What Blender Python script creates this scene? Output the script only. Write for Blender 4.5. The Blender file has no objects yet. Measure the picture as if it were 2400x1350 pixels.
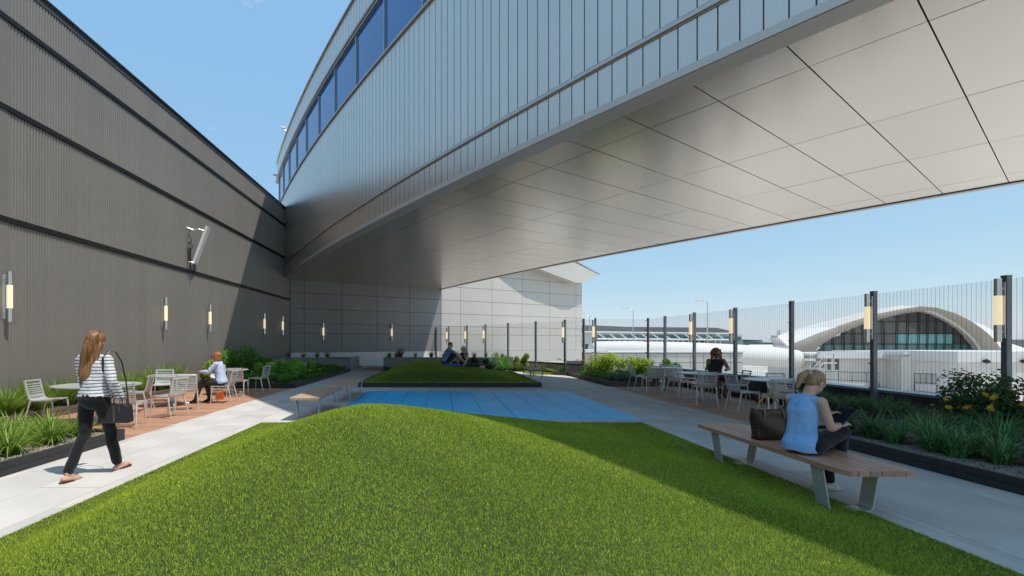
import bpy, math, random
import numpy as np
from mathutils import Vector, Matrix, Euler
rnd = random.Random(7); nr = np.random.RandomState(7)
S = bpy.context.scene
COL = S.collection
R = math.radians
# ---------------------------------------------------------------- camera, sky, sun, exposure
H, F, CX, CY = 1.53, 1133.0, 1036.0, 803.0
cd = bpy.data.cameras.new('camera'); cam = bpy.data.objects.new('camera', cd); COL.objects.link(cam)
cam.location = (0, 0, H); cam.rotation_euler = (R(90), 0, 0)
cd.sensor_width = 36; cd.lens = F / 2400 * 36
cd.shift_x = (1200 - CX) / 2400; cd.shift_y = (CY - 675) / 2400
cd.clip_start = .05; cd.clip_end = 6000
S.camera = cam
SUNV = Vector((.45, -.21, 1.0)).normalized()
W = bpy.data.worlds.new('World'); S.world = W; W.use_nodes = True
wt = W.node_tree; wn = wt.nodes; wn.clear()
def N(nt, t, **kw):
    n = nt.nodes.new(t)
    for k, v in kw.items(): setattr(n, k, v)
    return n
sky = N(wt, 'ShaderNodeTexSky', sky_type='NISHITA', sun_disc=False)
sky.sun_elevation = R(63.4); sky.sun_rotation = R(115); sky.air_density = 1.0; sky.dust_density = .35; sky.ozone_density = 3.0; sky.altitude = 0
bg = N(wt, 'ShaderNodeBackground'); wo = N(wt, 'ShaderNodeOutputWorld')
tc = N(wt, 'ShaderNodeTexCoord')
mp = N(wt, 'ShaderNodeMapping'); mp.inputs['Scale'].default_value = (3.2, 3.2, 9); mp.inputs['Location'].default_value = (.0, .15, .3)
wt.links.new(tc.outputs['Generated'], mp.inputs['Vector'])
cn = N(wt, 'ShaderNodeTexNoise'); cn.inputs['Scale'].default_value = 1.6; cn.inputs['Detail'].default_value = 7; cn.inputs['Roughness'].default_value = .62
wt.links.new(mp.outputs[0], cn.inputs['Vector'])
cr = N(wt, 'ShaderNodeValToRGB'); cr.color_ramp.elements[0].position = .66; cr.color_ramp.elements[1].position = .84
cr.color_ramp.elements[1].color = (.8, .8, .8, 1)
wt.links.new(cn.outputs['Fac'], cr.inputs[0])
mx = N(wt, 'ShaderNodeMix', data_type='RGBA'); mx.inputs['B'].default_value = (3.4, 3.6, 3.8, 1)
hs = N(wt, 'ShaderNodeHueSaturation'); hs.inputs['Saturation'].default_value = 1.0; hs.inputs['Value'].default_value = 1.0
# thin high haze: compresses the sky's contrast evenly over the whole dome
hz = N(wt, 'ShaderNodeVectorMath', operation='MULTIPLY_ADD'); hz.inputs[1].default_value = (.32, .22, .07); hz.inputs[2].default_value = (.70, 1.54, 2.80)
wt.links.new(sky.outputs[0], hz.inputs[0]); wt.links.new(hz.outputs[0], hs.inputs['Color'])
wt.links.new(cr.outputs[0], mx.inputs['Factor']); wt.links.new(hs.outputs[0], mx.inputs['A'])
wt.links.new(mx.outputs['Result'], bg.inputs['Color']); bg.inputs['Strength'].default_value = .15
wt.links.new(bg.outputs[0], wo.inputs[0])
sl = bpy.data.lights.new('sun', 'SUN'); sun = bpy.data.objects.new('sun', sl); COL.objects.link(sun)
sl.energy = 2.15; sl.angle = R(.55); sl.color = (1, .955, .89)
sun.rotation_euler = (-SUNV).to_track_quat('-Z', 'Y').to_euler(); sun.location = (20, -10, 40)
S.view_settings.view_transform = 'Standard'; S.view_settings.look = 'None'; S.view_settings.gamma = 1
S.view_settings.use_curve_mapping = False
S.view_settings.exposure = .84
try:
    S.cycles.max_bounces = 10; S.cycles.diffuse_bounces = 7; S.cycles.transparent_max_bounces = 12; S.cycles.caustics_reflective = False; S.cycles.caustics_refractive = False
except Exception: pass

# ---------------------------------------------------------------- plan helpers (photo measurements -> metres)
def at(px, py, z=0.0):
    d = (z - H) * F / (CY - py); return Vector(((px - CX) / F * d, d, z))
def atd(px, py, d):
    return Vector(((px - CX) / F * d, d, H + (CY - py) / F * d))

# ---------------------------------------------------------------- materials
MATS = {}
def mat(name, col, rough=.6, metal=0.0, var=.0, vscale=8.0, bump=0.0, bscale=60.0, bdist=.01, spec=.5, objvar=0.0, emit=None, estr=0, coat=0, stretch=(1, 1, 1), trans=0, col2=None, sheen=0):
    m = bpy.data.materials.new(name); m.use_nodes = True; nt = m.node_tree
    p = nt.nodes['Principled BSDF']
    p.inputs['Base Color'].default_value = (*col, 1); p.inputs['Roughness'].default_value = rough; p.inputs['Metallic'].default_value = metal
    p.inputs['Specular IOR Level'].default_value = spec
    if coat: p.inputs['Coat Weight'].default_value = coat; p.inputs['Coat Roughness'].default_value = .05
    if sheen: p.inputs['Sheen Weight'].default_value = sheen
    L = nt.links.new
    t = N(nt, 'ShaderNodeTexCoord'); mp = N(nt, 'ShaderNodeMapping'); mp.inputs['Scale'].default_value = stretch
    L(t.outputs['Object'], mp.inputs[0])
    out = None
    if var or col2:
        n = N(nt, 'ShaderNodeTexNoise'); n.inputs['Scale'].default_value = vscale; n.inputs['Detail'].default_value = 6
        L(mp.outputs[0], n.inputs['Vector'])
        r = N(nt, 'ShaderNodeValToRGB'); r.color_ramp.elements[0].position = .3; r.color_ramp.elements[1].position = .7
        c2 = col2 if col2 else tuple(min(1, c * (1 + var)) for c in col)
        c1 = col if col2 else tuple(c * (1 - var) for c in col)
        r.color_ramp.elements[0].color = (*c1, 1); r.color_ramp.elements[1].color = (*c2, 1)
        L(n.outputs['Fac'], r.inputs[0]); out = r.outputs[0]
    if objvar:
        oi = N(nt, 'ShaderNodeObjectInfo'); h = N(nt, 'ShaderNodeHueSaturation')
        mr = N(nt, 'ShaderNodeMapRange'); mr.inputs['To Min'].default_value = 1 - objvar; mr.inputs['To Max'].default_value = 1 + objvar
        L(oi.outputs['Random'], mr.inputs['Value']); L(mr.outputs[0], h.inputs['Value'])
        if out: L(out, h.inputs['Color'])
        else: h.inputs['Color'].default_value = (*col, 1)
        out = h.outputs[0]
    if out: L(out, p.inputs['Base Color'])
    if bump:
        n2 = N(nt, 'ShaderNodeTexNoise'); n2.inputs['Scale'].default_value = bscale; n2.inputs['Detail'].default_value = 5
        L(mp.outputs[0], n2.inputs['Vector'])
        b = N(nt, 'ShaderNodeBump'); b.inputs['Strength'].default_value = bump; b.inputs['Distance'].default_value = bdist
        L(n2.outputs['Fac'], b.inputs['Height']); L(b.outputs[0], p.inputs['Normal'])
    if emit:
        p.inputs['Emission Color'].default_value = (*emit, 1); p.inputs['Emission Strength'].default_value = estr
    if trans:
        tr = N(nt, 'ShaderNodeBsdfTranslucent'); ms = N(nt, 'ShaderNodeMixShader'); ms.inputs[0].default_value = trans
        if out: L(out, tr.inputs['Color'])
        else: tr.inputs['Color'].default_value = (*col, 1)
        o = nt.nodes['Material Output']
        L(p.outputs[0], ms.inputs[1]); L(tr.outputs[0], ms.inputs[2]); L(ms.outputs[0], o.inputs[0])
    MATS[name] = m
    return m
def leafmat(name, c1, c2, rough=.5, trans=.3, spec=.35):
    """foliage: colour from a per-face attribute 'tone' between c1 and c2"""
    m = bpy.data.materials.new(name); m.use_nodes = True; nt = m.node_tree; L = nt.links.new
    p = nt.nodes['Principled BSDF']; p.inputs['Roughness'].default_value = rough; p.inputs['Specular IOR Level'].default_value = spec
    a = N(nt, 'ShaderNodeAttribute', attribute_name='tone'); r = N(nt, 'ShaderNodeValToRGB')
    r.color_ramp.elements[0].color = (*c1, 1); r.color_ramp.elements[1].color = (*c2, 1)
    L(a.outputs['Fac'], r.inputs[0])
    oi = N(nt, 'ShaderNodeObjectInfo'); h = N(nt, 'ShaderNodeHueSaturation'); mr = N(nt, 'ShaderNodeMapRange')
    mr.inputs['To Min'].default_value = .85; mr.inputs['To Max'].default_value = 1.15
    L(oi.outputs['Random'], mr.inputs['Value']); L(mr.outputs[0], h.inputs['Value']); L(r.outputs[0], h.inputs['Color'])
    L(h.outputs[0], p.inputs['Base Color'])
    tr = N(nt, 'ShaderNodeBsdfTranslucent'); L(h.outputs[0], tr.inputs['Color'])
    ms = N(nt, 'ShaderNodeMixShader'); ms.inputs[0].default_value = trans
    L(p.outputs[0], ms.inputs[1]); L(tr.outputs[0], ms.inputs[2]); L(ms.outputs[0], nt.nodes['Material Output'].inputs[0])
    return m

# ---------------------------------------------------------------- mesh builder
class MB:
    def __init__(s): s.v = []; s.f = []; s.mi = []; s.tone = []
    def add(s, vs, fs, mi=0, tone=.5):
        o = len(s.v); s.v.extend([tuple(v) for v in vs])
        for f in fs: s.f.append([i + o for i in f]); s.mi.append(mi); s.tone.append(tone)
        return s
    def box(s, x0, x1, y0, y1, z0, z1, mi=0, M=None):
        vs = [Vector(p) for p in ((x0,y0,z0),(x1,y0,z0),(x1,y1,z0),(x0,y1,z0),(x0,y0,z1),(x1,y0,z1),(x1,y1,z1),(x0,y1,z1))]
        if M: vs = [M @ v for v in vs]
        return s.add(vs, [(0,3,2,1),(4,5,6,7),(0,1,5,4),(1,2,6,5),(2,3,7,6),(3,0,4,7)], mi)
    def prism(s, poly, z0, z1, mi=0):
        n = len(poly); vs = [(x, y, z0) for x, y in poly] + [(x, y, z1) for x, y in poly]
        fs = [tuple(reversed(range(n))), tuple(range(n, 2*n))] + [(i, (i+1) % n, n + (i+1) % n, n + i) for i in range(n)]
        return s.add(vs, fs, mi)
    def slab3(s, pts, off, mi=0):
        """closed solid: 3D polygon extruded by vector off"""
        n = len(pts); off = Vector(off); vs = [Vector(p) for p in pts] + [Vector(p) + off for p in pts]
        fs = [tuple(reversed(range(n))), tuple(range(n, 2*n))] + [(i, (i+1) % n, n + (i+1) % n, n + i) for i in range(n)]
        return s.add(vs, fs, mi)
    def tube(s, path, rad, n=8, mi=0, caps=True, flat=1.0, up=None):
        path = [Vector(p) for p in path]; m = len(path)
        rads = rad if isinstance(rad, (list, tuple)) else [rad] * m
        vs = []; prev = None
        for i, p in enumerate(path):
            t = (path[min(i+1, m-1)] - path[max(i-1, 0)]).normalized()
            if prev is None:
                a = Vector(up) if up else (Vector((0,0,1)) if abs(t.z) < .9 else Vector((1,0,0)))
                u = t.cross(a).normalized()
            else: u = (prev - t * prev.dot(t)).normalized()
            prev = u; w = t.cross(u)
            r = rads[i]
            for k in range(n):
                an = 2 * math.pi * k / n
                vs.append(p + u * (math.cos(an) * r) + w * (math.sin(an) * r * flat))
        fs = []
        for i in range(m - 1):
            for k in range(n):
                fs.append((i*n+k, i*n+(k+1) % n, (i+1)*n+(k+1) % n, (i+1)*n+k))
        if caps: fs += [tuple(reversed(range(n))), tuple(range((m-1)*n, m*n))]
        return s.add(vs, fs, mi)
    def cap(s, a, b, r1, r2, n=14, mi=0, flat=1.0, up=None):
        """tapered capsule with round ends"""
        a = Vector(a); b = Vector(b); t = (b - a); L = t.length or 1e-6; t = t / L
        path = []; rad = []
        for k in range(4):
            an = math.pi/2 * k / 4; path.append(a - t * r1 * math.cos(an)); rad.append(max(.0004, r1 * math.sin(an)))
        path.append(a); rad.append(r1); path.append(b); rad.append(r2)
        for k in range(1, 5):
            an = math.pi/2 * k / 4; path.append(b + t * r2 * math.sin(an)); rad.append(max(.0004, r2 * math.cos(an)))
        return s.tube(path, rad, n, mi, True, flat, up)
    def ell(s, c, r, M=None, nu=18, nv=12, mi=0):
        c = Vector(c); vs = []
        for j in range(nv + 1):
            ph = math.pi * j / nv
            for i in range(nu):
                th = 2 * math.pi * i / nu
                v = Vector((r[0]*math.sin(ph)*math.cos(th), r[1]*math.sin(ph)*math.sin(th), r[2]*math.cos(ph)))
                if M: v = M @ v
                vs.append(c + v)
        fs = [(j*nu+i, (j+1)*nu+i, (j+1)*nu+(i+1) % nu, j*nu+(i+1) % nu) for j in range(nv) for i in range(nu)]
        return s.add(vs, fs, mi)
    def mesh(s, name, mats):
        me = bpy.data.meshes.new(name); me.from_pydata(s.v, [], s.f)
        for m in (mats if isinstance(mats, (list, tuple)) else [mats]): me.materials.append(m)
        if any(s.mi): me.polygons.foreach_set('material_index', s.mi)
        return me
    def build(s, name, mats, parent=None, smooth=False, tone=False, loc=None):
        me = s.mesh(name, mats)
        if smooth: me.shade_smooth()
        if tone:
            at_ = me.attributes.new('tone', 'FLOAT', 'FACE'); at_.data.foreach_set('value', s.tone)
        return link(name, me, parent, loc)
def link(name, me, parent=None, loc=None, rot=None, scale=None):
    o = bpy.data.objects.new(name, me); COL.objects.link(o)
    if parent: o.parent = parent
    if loc is not None: o.location = loc
    if rot is not None: o.rotation_euler = rot
    if scale is not None: o.scale = scale
    return o
def autosmooth(me, ang=40):
    me.shade_smooth()
    try: me.set_sharp_from_angle(angle=R(ang))
    except Exception: pass
def tag(o, label, cat, group=None, kind=None):
    o['label'] = label
    if cat: o['category'] = cat
    if group: o['group'] = group
    if kind: o['kind'] = kind
    return o
def thing(name, label, cat, loc=(0,0,0), rz=0, group=None):
    o = bpy.data.objects.new(name, None); COL.objects.link(o); o.location = loc; o.rotation_euler = (0, 0, rz)
    o.empty_display_size = .1
    return tag(o, label, cat, group)
def struct(o, label=None):
    o['kind'] = 'structure'
    if label: o['label'] = label
    return o
def np_mesh(name, V, Fc, mats, parent=None, tone=None, smooth=False):
    """fast mesh from arrays; Fc is (n,3) or (n,4)"""
    me = bpy.data.meshes.new(name); n, k = Fc.shape
    me.vertices.add(len(V)); me.vertices.foreach_set('co', V.astype(np.float32).ravel())
    me.loops.add(n * k); me.loops.foreach_set('vertex_index', Fc.astype(np.int32).ravel())
    me.polygons.add(n); me.polygons.foreach_set('loop_start', np.arange(0, n * k, k, dtype=np.int32))
    try: me.polygons.foreach_set('loop_total', np.full(n, k, dtype=np.int32))
    except Exception: pass
    me.update(calc_edges=True)
    for m in (mats if isinstance(mats, (list, tuple)) else [mats]): me.materials.append(m)
    if tone is not None:
        a = me.attributes.new('tone', 'FLOAT', 'FACE'); a.data.foreach_set('value', tone.astype(np.float32))
    if smooth: me.shade_smooth()
    return link(name, me, parent)
def remesh(mb, name, mats, parent, voxel=.008, smooth=4, factor=.5, folds=0.0, seed=0):
    me = mb.mesh('tmp', mats); o = link('tmp', me)
    r = o.modifiers.new('r', 'REMESH'); r.mode = 'VOXEL'; r.voxel_size = voxel; r.use_smooth_shade = True
    if smooth:
        q = o.modifiers.new('s', 'SMOOTH'); q.iterations = smooth; q.factor = factor
    dg = bpy.context.evaluated_depsgraph_get(); dg.update()
    ev = o.evaluated_get(dg); nm = bpy.data.meshes.new_from_object(ev)
    bpy.data.objects.remove(o); bpy.data.meshes.remove(me)
    if folds:
        from mathutils import noise
        nv_ = len(nm.vertices); co_ = np.empty(nv_*3, np.float32); no_ = np.empty(nv_*3, np.float32)
        nm.vertices.foreach_get('co', co_); nm.vertices.foreach_get('normal', no_); co_ = co_.reshape(-1, 3); no_ = no_.reshape(-1, 3); out_ = co_.copy()
        for vi in range(nv_):
            p = Vector(co_[vi].tolist()); q = Vector((p.x*9, p.y*9, p.z*5 + seed)); a = noise.noise(q + Vector((noise.noise(q*.7)*1.5, 0, noise.noise(q*.6 + Vector((5, 1, 2)))*1.8)))
            out_[vi] += no_[vi]*(folds*(a*1.3 + .5*abs(noise.noise(q*2.3)) - .2))
        nm.vertices.foreach_set('co', out_.ravel()); nm.update()
    nm.name = name; nm.materials.clear()
    for m in (mats if isinstance(mats, (list, tuple)) else [mats]): nm.materials.append(m)
    nm.shade_smooth()
    return link(name, nm, parent)
def copy_tree(o, parent=None):
    c = o.copy(); COL.objects.link(c); c.parent = parent
    for ch in o.children: copy_tree(ch, c)
    return c
# ================================================================ MATERIALS
M_pave = mat('paving', (.62, .575, .525), .75, var=.11, vscale=1.1, bump=.15, bscale=180, objvar=.07)
M_joint = mat('joint', (.05, .05, .05), .9)
M_blue = mat('blue_paint', (.04, .50, .93), .5, var=.10, vscale=3, bump=.10, bscale=160, objvar=.05, col2=(.07, .60, .96))
M_deck = mat('deck_wood', (.42, .20, .115), .6, var=.3, vscale=3, bump=.15, bscale=30, objvar=.18, stretch=(.6, 14, 14), col2=(.60, .34, .21))
M_benchw = mat('bench_wood', (.40, .185, .115), .5, var=.2, vscale=3, bump=.1, bscale=30, objvar=.12, stretch=(14, .6, 14), col2=(.58, .32, .215))
M_benchl = mat('pale_bench_wood', (.50, .31, .20), .5, var=.2, vscale=3, bump=.1, bscale=30, objvar=.10, stretch=(14, .6, 14), col2=(.66, .45, .31))
M_corr = mat('corrugated_metal', (.265, .24, .213), .42, metal=.25, var=.06, vscale=.5, objvar=.035)
M_dark = mat('dark_metal', (.022, .021, .020), .45, metal=.3)
M_capm = mat('cap_metal', (.10, .095, .09), .45, metal=.3)
M_clad = mat('facade_panel', (.76, .655, .56), .28, metal=.8, var=.03, vscale=.5, objvar=.02)
M_trim = mat('facade_trim', (.46, .41, .36), .38, metal=.7)
M_back = mat('recess_dark', (.06, .06, .065), .7)
M_soff = mat('soffit_panel', (.69, .615, .545), .25, metal=.86, var=.02, vscale=.7, objvar=.025)
M_glass = mat('window_glass', (.015, .13, .40), .03, spec=.8, metal=.0, coat=.3)
M_frame = mat('window_frame', (.35, .36, .37), .35, metal=.7)
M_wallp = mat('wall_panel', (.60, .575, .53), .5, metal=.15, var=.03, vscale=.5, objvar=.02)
M_conc = mat('concrete', (.30, .30, .30), .8, var=.12, vscale=2, bump=.1)
M_white = mat('white_render', (.86, .86, .85), .7, var=.03, vscale=1)
M_kerb = mat('black_board', (.028, .028, .031), .5, var=.2, vscale=5, bump=.1, bscale=25, stretch=(1, 1, 8), objvar=.1)
M_kerbb = mat('brown_board', (.13, .105, .085), .6, var=.2, vscale=5, stretch=(1, 1, 8), objvar=.12)
M_soil = mat('soil', (.07, .045, .03), .95, var=.4, vscale=25, bump=.5, bscale=60, col2=(.22, .17, .13))
M_chip = mat('chips', (.42, .37, .32), .9, var=.4, vscale=40)
M_turfb = mat('turf_base', (.022, .05, .012), .95, var=.3, vscale=30)
M_post = mat('post_steel', (.20, .22, .24), .45, metal=.4, var=.12, vscale=3)
M_wire = mat('mesh_wire', (.10, .10, .11), .5, metal=.3)
M_alu = mat('brushed_aluminium', (.62, .62, .62), .32, metal=.9, var=.05, vscale=5)
M_chair = mat('powder_coated_aluminium', (.66, .645, .62), .36, metal=.4)
M_legm = mat('bench_leg_metal', (.64, .64, .62), .4, metal=.4, var=.04, vscale=8)
M_steel = mat('lamp_steel', (.60, .57, .54), .22, metal=1.0)
M_lamp = mat('lamp_glass', (.6, .54, .40), .3, emit=(1, .80, .50), estr=.42)
M_coping = mat('coping_metal', (.50, .54, .60), .4, metal=.6)
M_gravel = mat('roof_gravel', (.36, .33, .29), .95, var=.3, vscale=40, bump=.4, bscale=80)

# ================================================================ GROUND OF THE TERRACE
b = MB(); b.box(-9.6, 5.86, -3, 37, -.20, -.016); b.box(5.86, 9.5, -3, 22.3, -.20, -.016); b.box(-9.0, 9.5, -26, -3.001, -.20, -.001, 1)
b.prism([(5.86, 22.3), (6.9, 22.3), (-.6, 35.0), (-.6, 37), (5.86, 37)][:0] or [(5.8, 22.2), (6.95, 22.2), (5.86, 24.3)], -.20, -.016)
pavement = struct(b.build('pavement', [M_joint, M_pave]), 'light grey square pavers laid in straight lanes across the terrace')
X0 = .246; PX = .6425; PY = 1.285
BL = (-2.35, 4.0, 9.55, 15.3)
turf1 = (-3.43, 3.80, -3.0, 9.18); turf2 = (-2.80, 3.34, 16.60, 23.6)
slabs = []
k0 = int(math.floor((-5.02 - X0) / PX)); k1 = int(math.ceil((5.84 - X0) / PX))
for k in range(k0, k1):
    xa = max(-5.02, X0 + k*PX); xb = min(5.84, X0 + (k+1)*PX)
    if xb - xa < .02: continue
    j = -2
    while True:
        ya = 1.9 + j*PY + (PY/2 if k % 2 else 0); yb = ya + PY; j += 1
        if ya > 31: break
        if yb < 1.2: continue
        if xa > turf1[0] and xb < turf1[1] and yb < turf1[3]: continue
        if xa > turf2[0] and xb < turf2[1] and ya > turf2[2] and yb < turf2[3]: continue
        xs = sorted({xa, xb} | {v for v in BL[:2] if xa < v < xb}); ys = sorted({ya, yb} | {v for v in BL[2:] if ya < v < yb})
        for i in range(len(xs)-1):
            for q in range(len(ys)-1):
                cx = (xs[i]+xs[i+1])/2; cy = (ys[q]+ys[q+1])/2
                blue = BL[0] < cx < BL[1] and BL[2] < cy < BL[3]
                g = .0045
                r = (xs[i] + (g if xs[i] == xa else 0), xs[i+1] - (g if xs[i+1] == xb else 0), ys[q] + (g if ys[q] == ya else 0), ys[q+1] - (g if ys[q+1] == yb else 0))
                slabs.append((math.hypot(cx, cy), r, blue))
slabs.sort(key=lambda t: t[0])
rest = MB()
nw = 0
bluefield = MB(); bluefield.box(BL[0], BL[1], BL[2], BL[3], -.015, -.0145)
bluefield = struct(bluefield.build('blue_play_surface', mat('blue_joint', (.004, .07, .22), .8)), 'bright blue painted paver field between the two turf mounds')
bluefield['label'] = 'bright blue painted paver field between the two turf mounds'
for d, r, blue in slabs:
    if not blue and nw >= 290:
        rest.box(r[0], r[1], r[2], r[3], -.0144, 0); continue
    b = MB(); dz = rnd.uniform(-.0012, .0012)
    cx, cy = (r[0]+r[1])/2, (r[2]+r[3])/2; w, l = (r[1]-r[0])/2, (r[3]-r[2])/2
    e = .002; z = .0 + dz
    b.add([(-w,-l,-.0144),(w,-l,-.0144),(w,l,-.0144),(-w,l,-.0144),(-w,-l,z-e),(w,-l,z-e),(w,l,z-e),(-w,l,z-e),(-w+e,-l+e,z),(w-e,-l+e,z),(w-e,l-e,z),(-w+e,l-e,z)],
          [(8,9,10,11),(4,5,9,8),(5,6,10,9),(6,7,11,10),(7,4,8,11),(0,1,5,4),(1,2,6,5),(2,3,7,6),(3,0,4,7)])
    if blue: b.v = [(x_*(1-.0022/w), y_*(1-.0022/l), z_) for x_, y_, z_ in b.v]; b.build('paver', M_blue, bluefield, loc=(cx, cy, 0))
    else: b.build('paver', M_pave, pavement, loc=(cx, cy, 0)); nw += 1
o = rest.build('paver_field', M_pave, pavement); o['kind'] = 'stuff'

def deck(name, label, x0, x1, y0, y1, pitch=.142):
    b = MB(); b.box(x0, x1, y0, y1, -.03, -.0155)
    s = struct(b.build(name, M_joint), label)
    y = y0; i = 0
    while y < y1 - .01:
        w = min(pitch, y1 - y) - .006
        # boards butt at staggered places
        cut = x0 + (x1 - x0) * (.3 + .4 * ((i * 37) % 11) / 11)
        for (a, c) in ((x0, cut - .002), (cut + .002, x1)):
            m = MB(); m.box(-(c-a)/2, (c-a)/2, -w/2, w/2, -.0154, .001); m.build('deck_board', M_deck, s, loc=((a+c)/2, y + w/2 + .003, 0))
        y += pitch; i += 1
deck('wood_deck', 'sunlit warm brown board deck beside the dark wall', -7.98, -5.025, 7.66, 16.18)
deck('wood_deck', 'shaded reddish board deck beside the mesh fence', 5.845, 8.28, 8.02, 16.88)
deck('wood_deck', 'small dark board landing behind the concrete planters', -4.6, -3.35, 27.0, 30.4)

# ================================================================ TURF MOUNDS
def sst(t): t = np.clip(t, 0, 1); return t*t*(3-2*t)
def h1(x, y):
    sx = np.where(x < -.75, 1.2, 1.8); sy = np.where(y < 4.6, 1.5, 2.4)
    g = .90 * np.exp(-.5*(((x+.75)/sx)**2 + ((y-4.6)/sy)**2 + 1e-6)**.75)
    e = sst((x+3.43)/1.1) * sst((3.8-x)/1.5) * sst((9.18-y)/1.4)
    return .012 + g * e
def h2(x, y):
    sx = np.where(x < -.9, 1.1, 2.3); sy = np.where(y < 19.0, 1.5, 1.6)
    g = .65 * np.exp(-((x+.9)**2/(2*sx**2)) - (y-19.0)**2/(2*sy**2))
    e = sst((x+2.80)/1.0) * sst((3.34-x)/1.3) * sst((y-16.6)/1.0) * sst((23.6-y)/1.5)
    return .14 + g * e
M_turf = leafmat('turf_blade', (.07, .16, .010), (.80, .90, .10), rough=.5, trans=.16, spec=.16)
def mound(name, label, dom, hf, nx, ny, blades, y_front, hgt, wid, near):
    x0, x1, y0, y1 = dom
    xs = np.linspace(x0, x1, nx); ys = np.linspace(y0, y1, ny); X, Y = np.meshgrid(xs, ys); Z = hf(X, Y)
    V = np.stack([X.ravel(), Y.ravel(), Z.ravel()], 1); idx = np.arange(nx*ny).reshape(ny, nx)
    Fq = np.stack([idx[:-1,:-1].ravel(), idx[:-1,1:].ravel(), idx[1:,1:].ravel(), idx[1:,:-1].ravel()], 1)
    base = np_mesh(name, V, Fq, M_turfb, smooth=True); struct(base, label)
    # blades
    n = blades; P = []
    tot = 0
    while tot < n:
        m = n * 3; x = nr.uniform(x0, x1, m); y = nr.uniform(y_front, y1, m)
        d = np.hypot(x, y); keep = (nr.rand(m) < np.minimum(1, (near/np.maximum(d, near))**1.6))
        keep &= (np.abs(x - (y*.068)) < y*1.02 + .6)
        x = x[keep]; y = y[keep]; P.append(np.stack([x, y], 1)); tot += len(x)
    P = np.concatenate(P)[:n]; x, y = P[:,0], P[:,1]; z = hf(x, y); d = np.hypot(x, y)
    sc = np.maximum(1, (d/near)**.65)
    az = nr.uniform(0, 2*np.pi, n); lean = nr.uniform(.1, 1.25, n); ln = hgt * nr.uniform(.6, 1.25, n) * np.minimum(1.5, sc**.35)
    az2 = nr.uniform(0, 2*np.pi, n); w = wid * nr.uniform(.7, 1.3, n) * sc
    dx, dy = np.cos(az2)*w/2, np.sin(az2)*w/2
    base3 = np.stack([x, y, z-.004], 1)
    A = base3 + np.stack([-dx, -dy, 0*x], 1); B = base3 + np.stack([dx, dy, 0*x], 1)
    T = base3 + np.stack([np.cos(az)*np.sin(lean)*ln, np.sin(az)*np.sin(lean)*ln, np.cos(lean)*ln + .004], 1)
    V = np.stack([A, B, T], 1).reshape(-1, 3); Fc = np.arange(3*n).reshape(n, 3)
    clump = .5 + .5*np.sin(x*2.1+np.sin(y*1.7)*2)*np.sin(y*2.3+np.sin(x*1.3)*2)
    tone = np.clip(nr.beta(.9, 1.7, n)*.92 + .14*clump + (nr.rand(n) < .03)*.7, 0, 1)
    g = np_mesh('turf_blades', V, Fc, M_turf, tone=tone); g['kind'] = 'stuff'; g.parent = base
    return base
mound('front_turf_mound', 'large bright green artificial turf mound filling the foreground', turf1, h1, 60, 90, 1350000, .9, .019, .0030, 3.6)
m2 = mound('rear_turf_mound', 'low shaded green turf mound with a couple sitting on top', turf2, h2, 50, 50, 300000, 16.6, .026, .006, 17)
def kerb_boards(parent, pts, h, t=.05, z0=0.0, mat_=None, rows=2, seg=2.4):
    """low edging of stacked boards, following a path; every board is a piece"""
    mat_ = mat_ or M_kerb
    for a, c in zip(pts[:-1], pts[1:]):
        a = Vector((*a, 0)); c = Vector((*c, 0)); D = c - a; L = D.length; u = D/L; ang = math.atan2(u.y, u.x)
        ns = max(1, round(L/seg))
        for i in range(ns):
            for r in range(rows):
                l = L/ns; hz = h/rows
                m = MB(); g = .0025
                m.box(-l/2+g, l/2-g, -t/2, t/2, g, hz-g)
                m.box(-l/2+g*2, l/2-g*2, -t/2-.004, t/2+.004, hz*.30, hz*.62)
                o = m.build('edging_board', mat_, parent); p = a + u*(l*(i+.5)); o.location = (p.x, p.y, z0 + r*hz); o.rotation_euler = (0, 0, ang)
e = thing('mound_edging', 'black board edging round the low rear turf mound', 'edging', (0, 0, 0))
kerb_boards(e, [(-2.85, 23.6), (-2.85, 16.57), (3.39, 16.57), (3.39, 23.6)], .155, rows=3)

# ================================================================ CORRUGATED WALL (left)
WX = -9.10
wall = thing('corrugated_wall', 'tall brown grey corrugated metal building wall along the left side', 'wall', (WX, 0, 0))
ZL = [0.0, 4.09, 6.42, 8.30, 9.26]
pw = .48
def rib_panel(z0, z1):
    b = MB(); pts = [(0.0, -.012), (.003, 0)]
    n = 6; p = pw/n
    for i in range(n):
        y = i*p
        pts += [(y+.008, .0), (y+.022, .022), (y+.052, .022), (y+.066, .0)]
    pts += [(pw-.003, 0), (pw, -.012)]
    pts = sorted(set(pts))
    vs = []; fs = []
    for (y, x) in pts: vs += [(x, y, z0), (x, y, z1)]
    for i in range(len(pts)-1): fs.append((2*i, 2*i+2, 2*i+3, 2*i+1))
    b.add(vs, fs); return b
rows_me = []
for i in range(4):
    z0 = ZL[i] + (.07 if i else 0); z1 = ZL[i+1] - .06
    rows_me.append(rib_panel(z0, z1).mesh('ribbed_panel', M_corr))
WY0, WY1 = 10.12, 28.85
npan = int((WY1 - WY0)/pw)
for i in range(npan):
    for r in range(4): link('ribbed_panel', rows_me[r], wall, (0.0, WY0 + i*pw, 0))
b = MB(); b.box(-4, -.013, -3, WY0 + npan*pw, -.3, 9.2); b.build('wall_core', M_back, wall)
b = MB(); b.box(-.0125, .024, -3, WY0-.004, 0, 9.2); b.build('flat_panel', M_corr, wall)
b = MB(); b.box(-4, .03, WY0 + npan*pw, WY0 + npan*pw + .05, -.2, 9.26); b.build('corner_trim', M_capm, wall)
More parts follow.
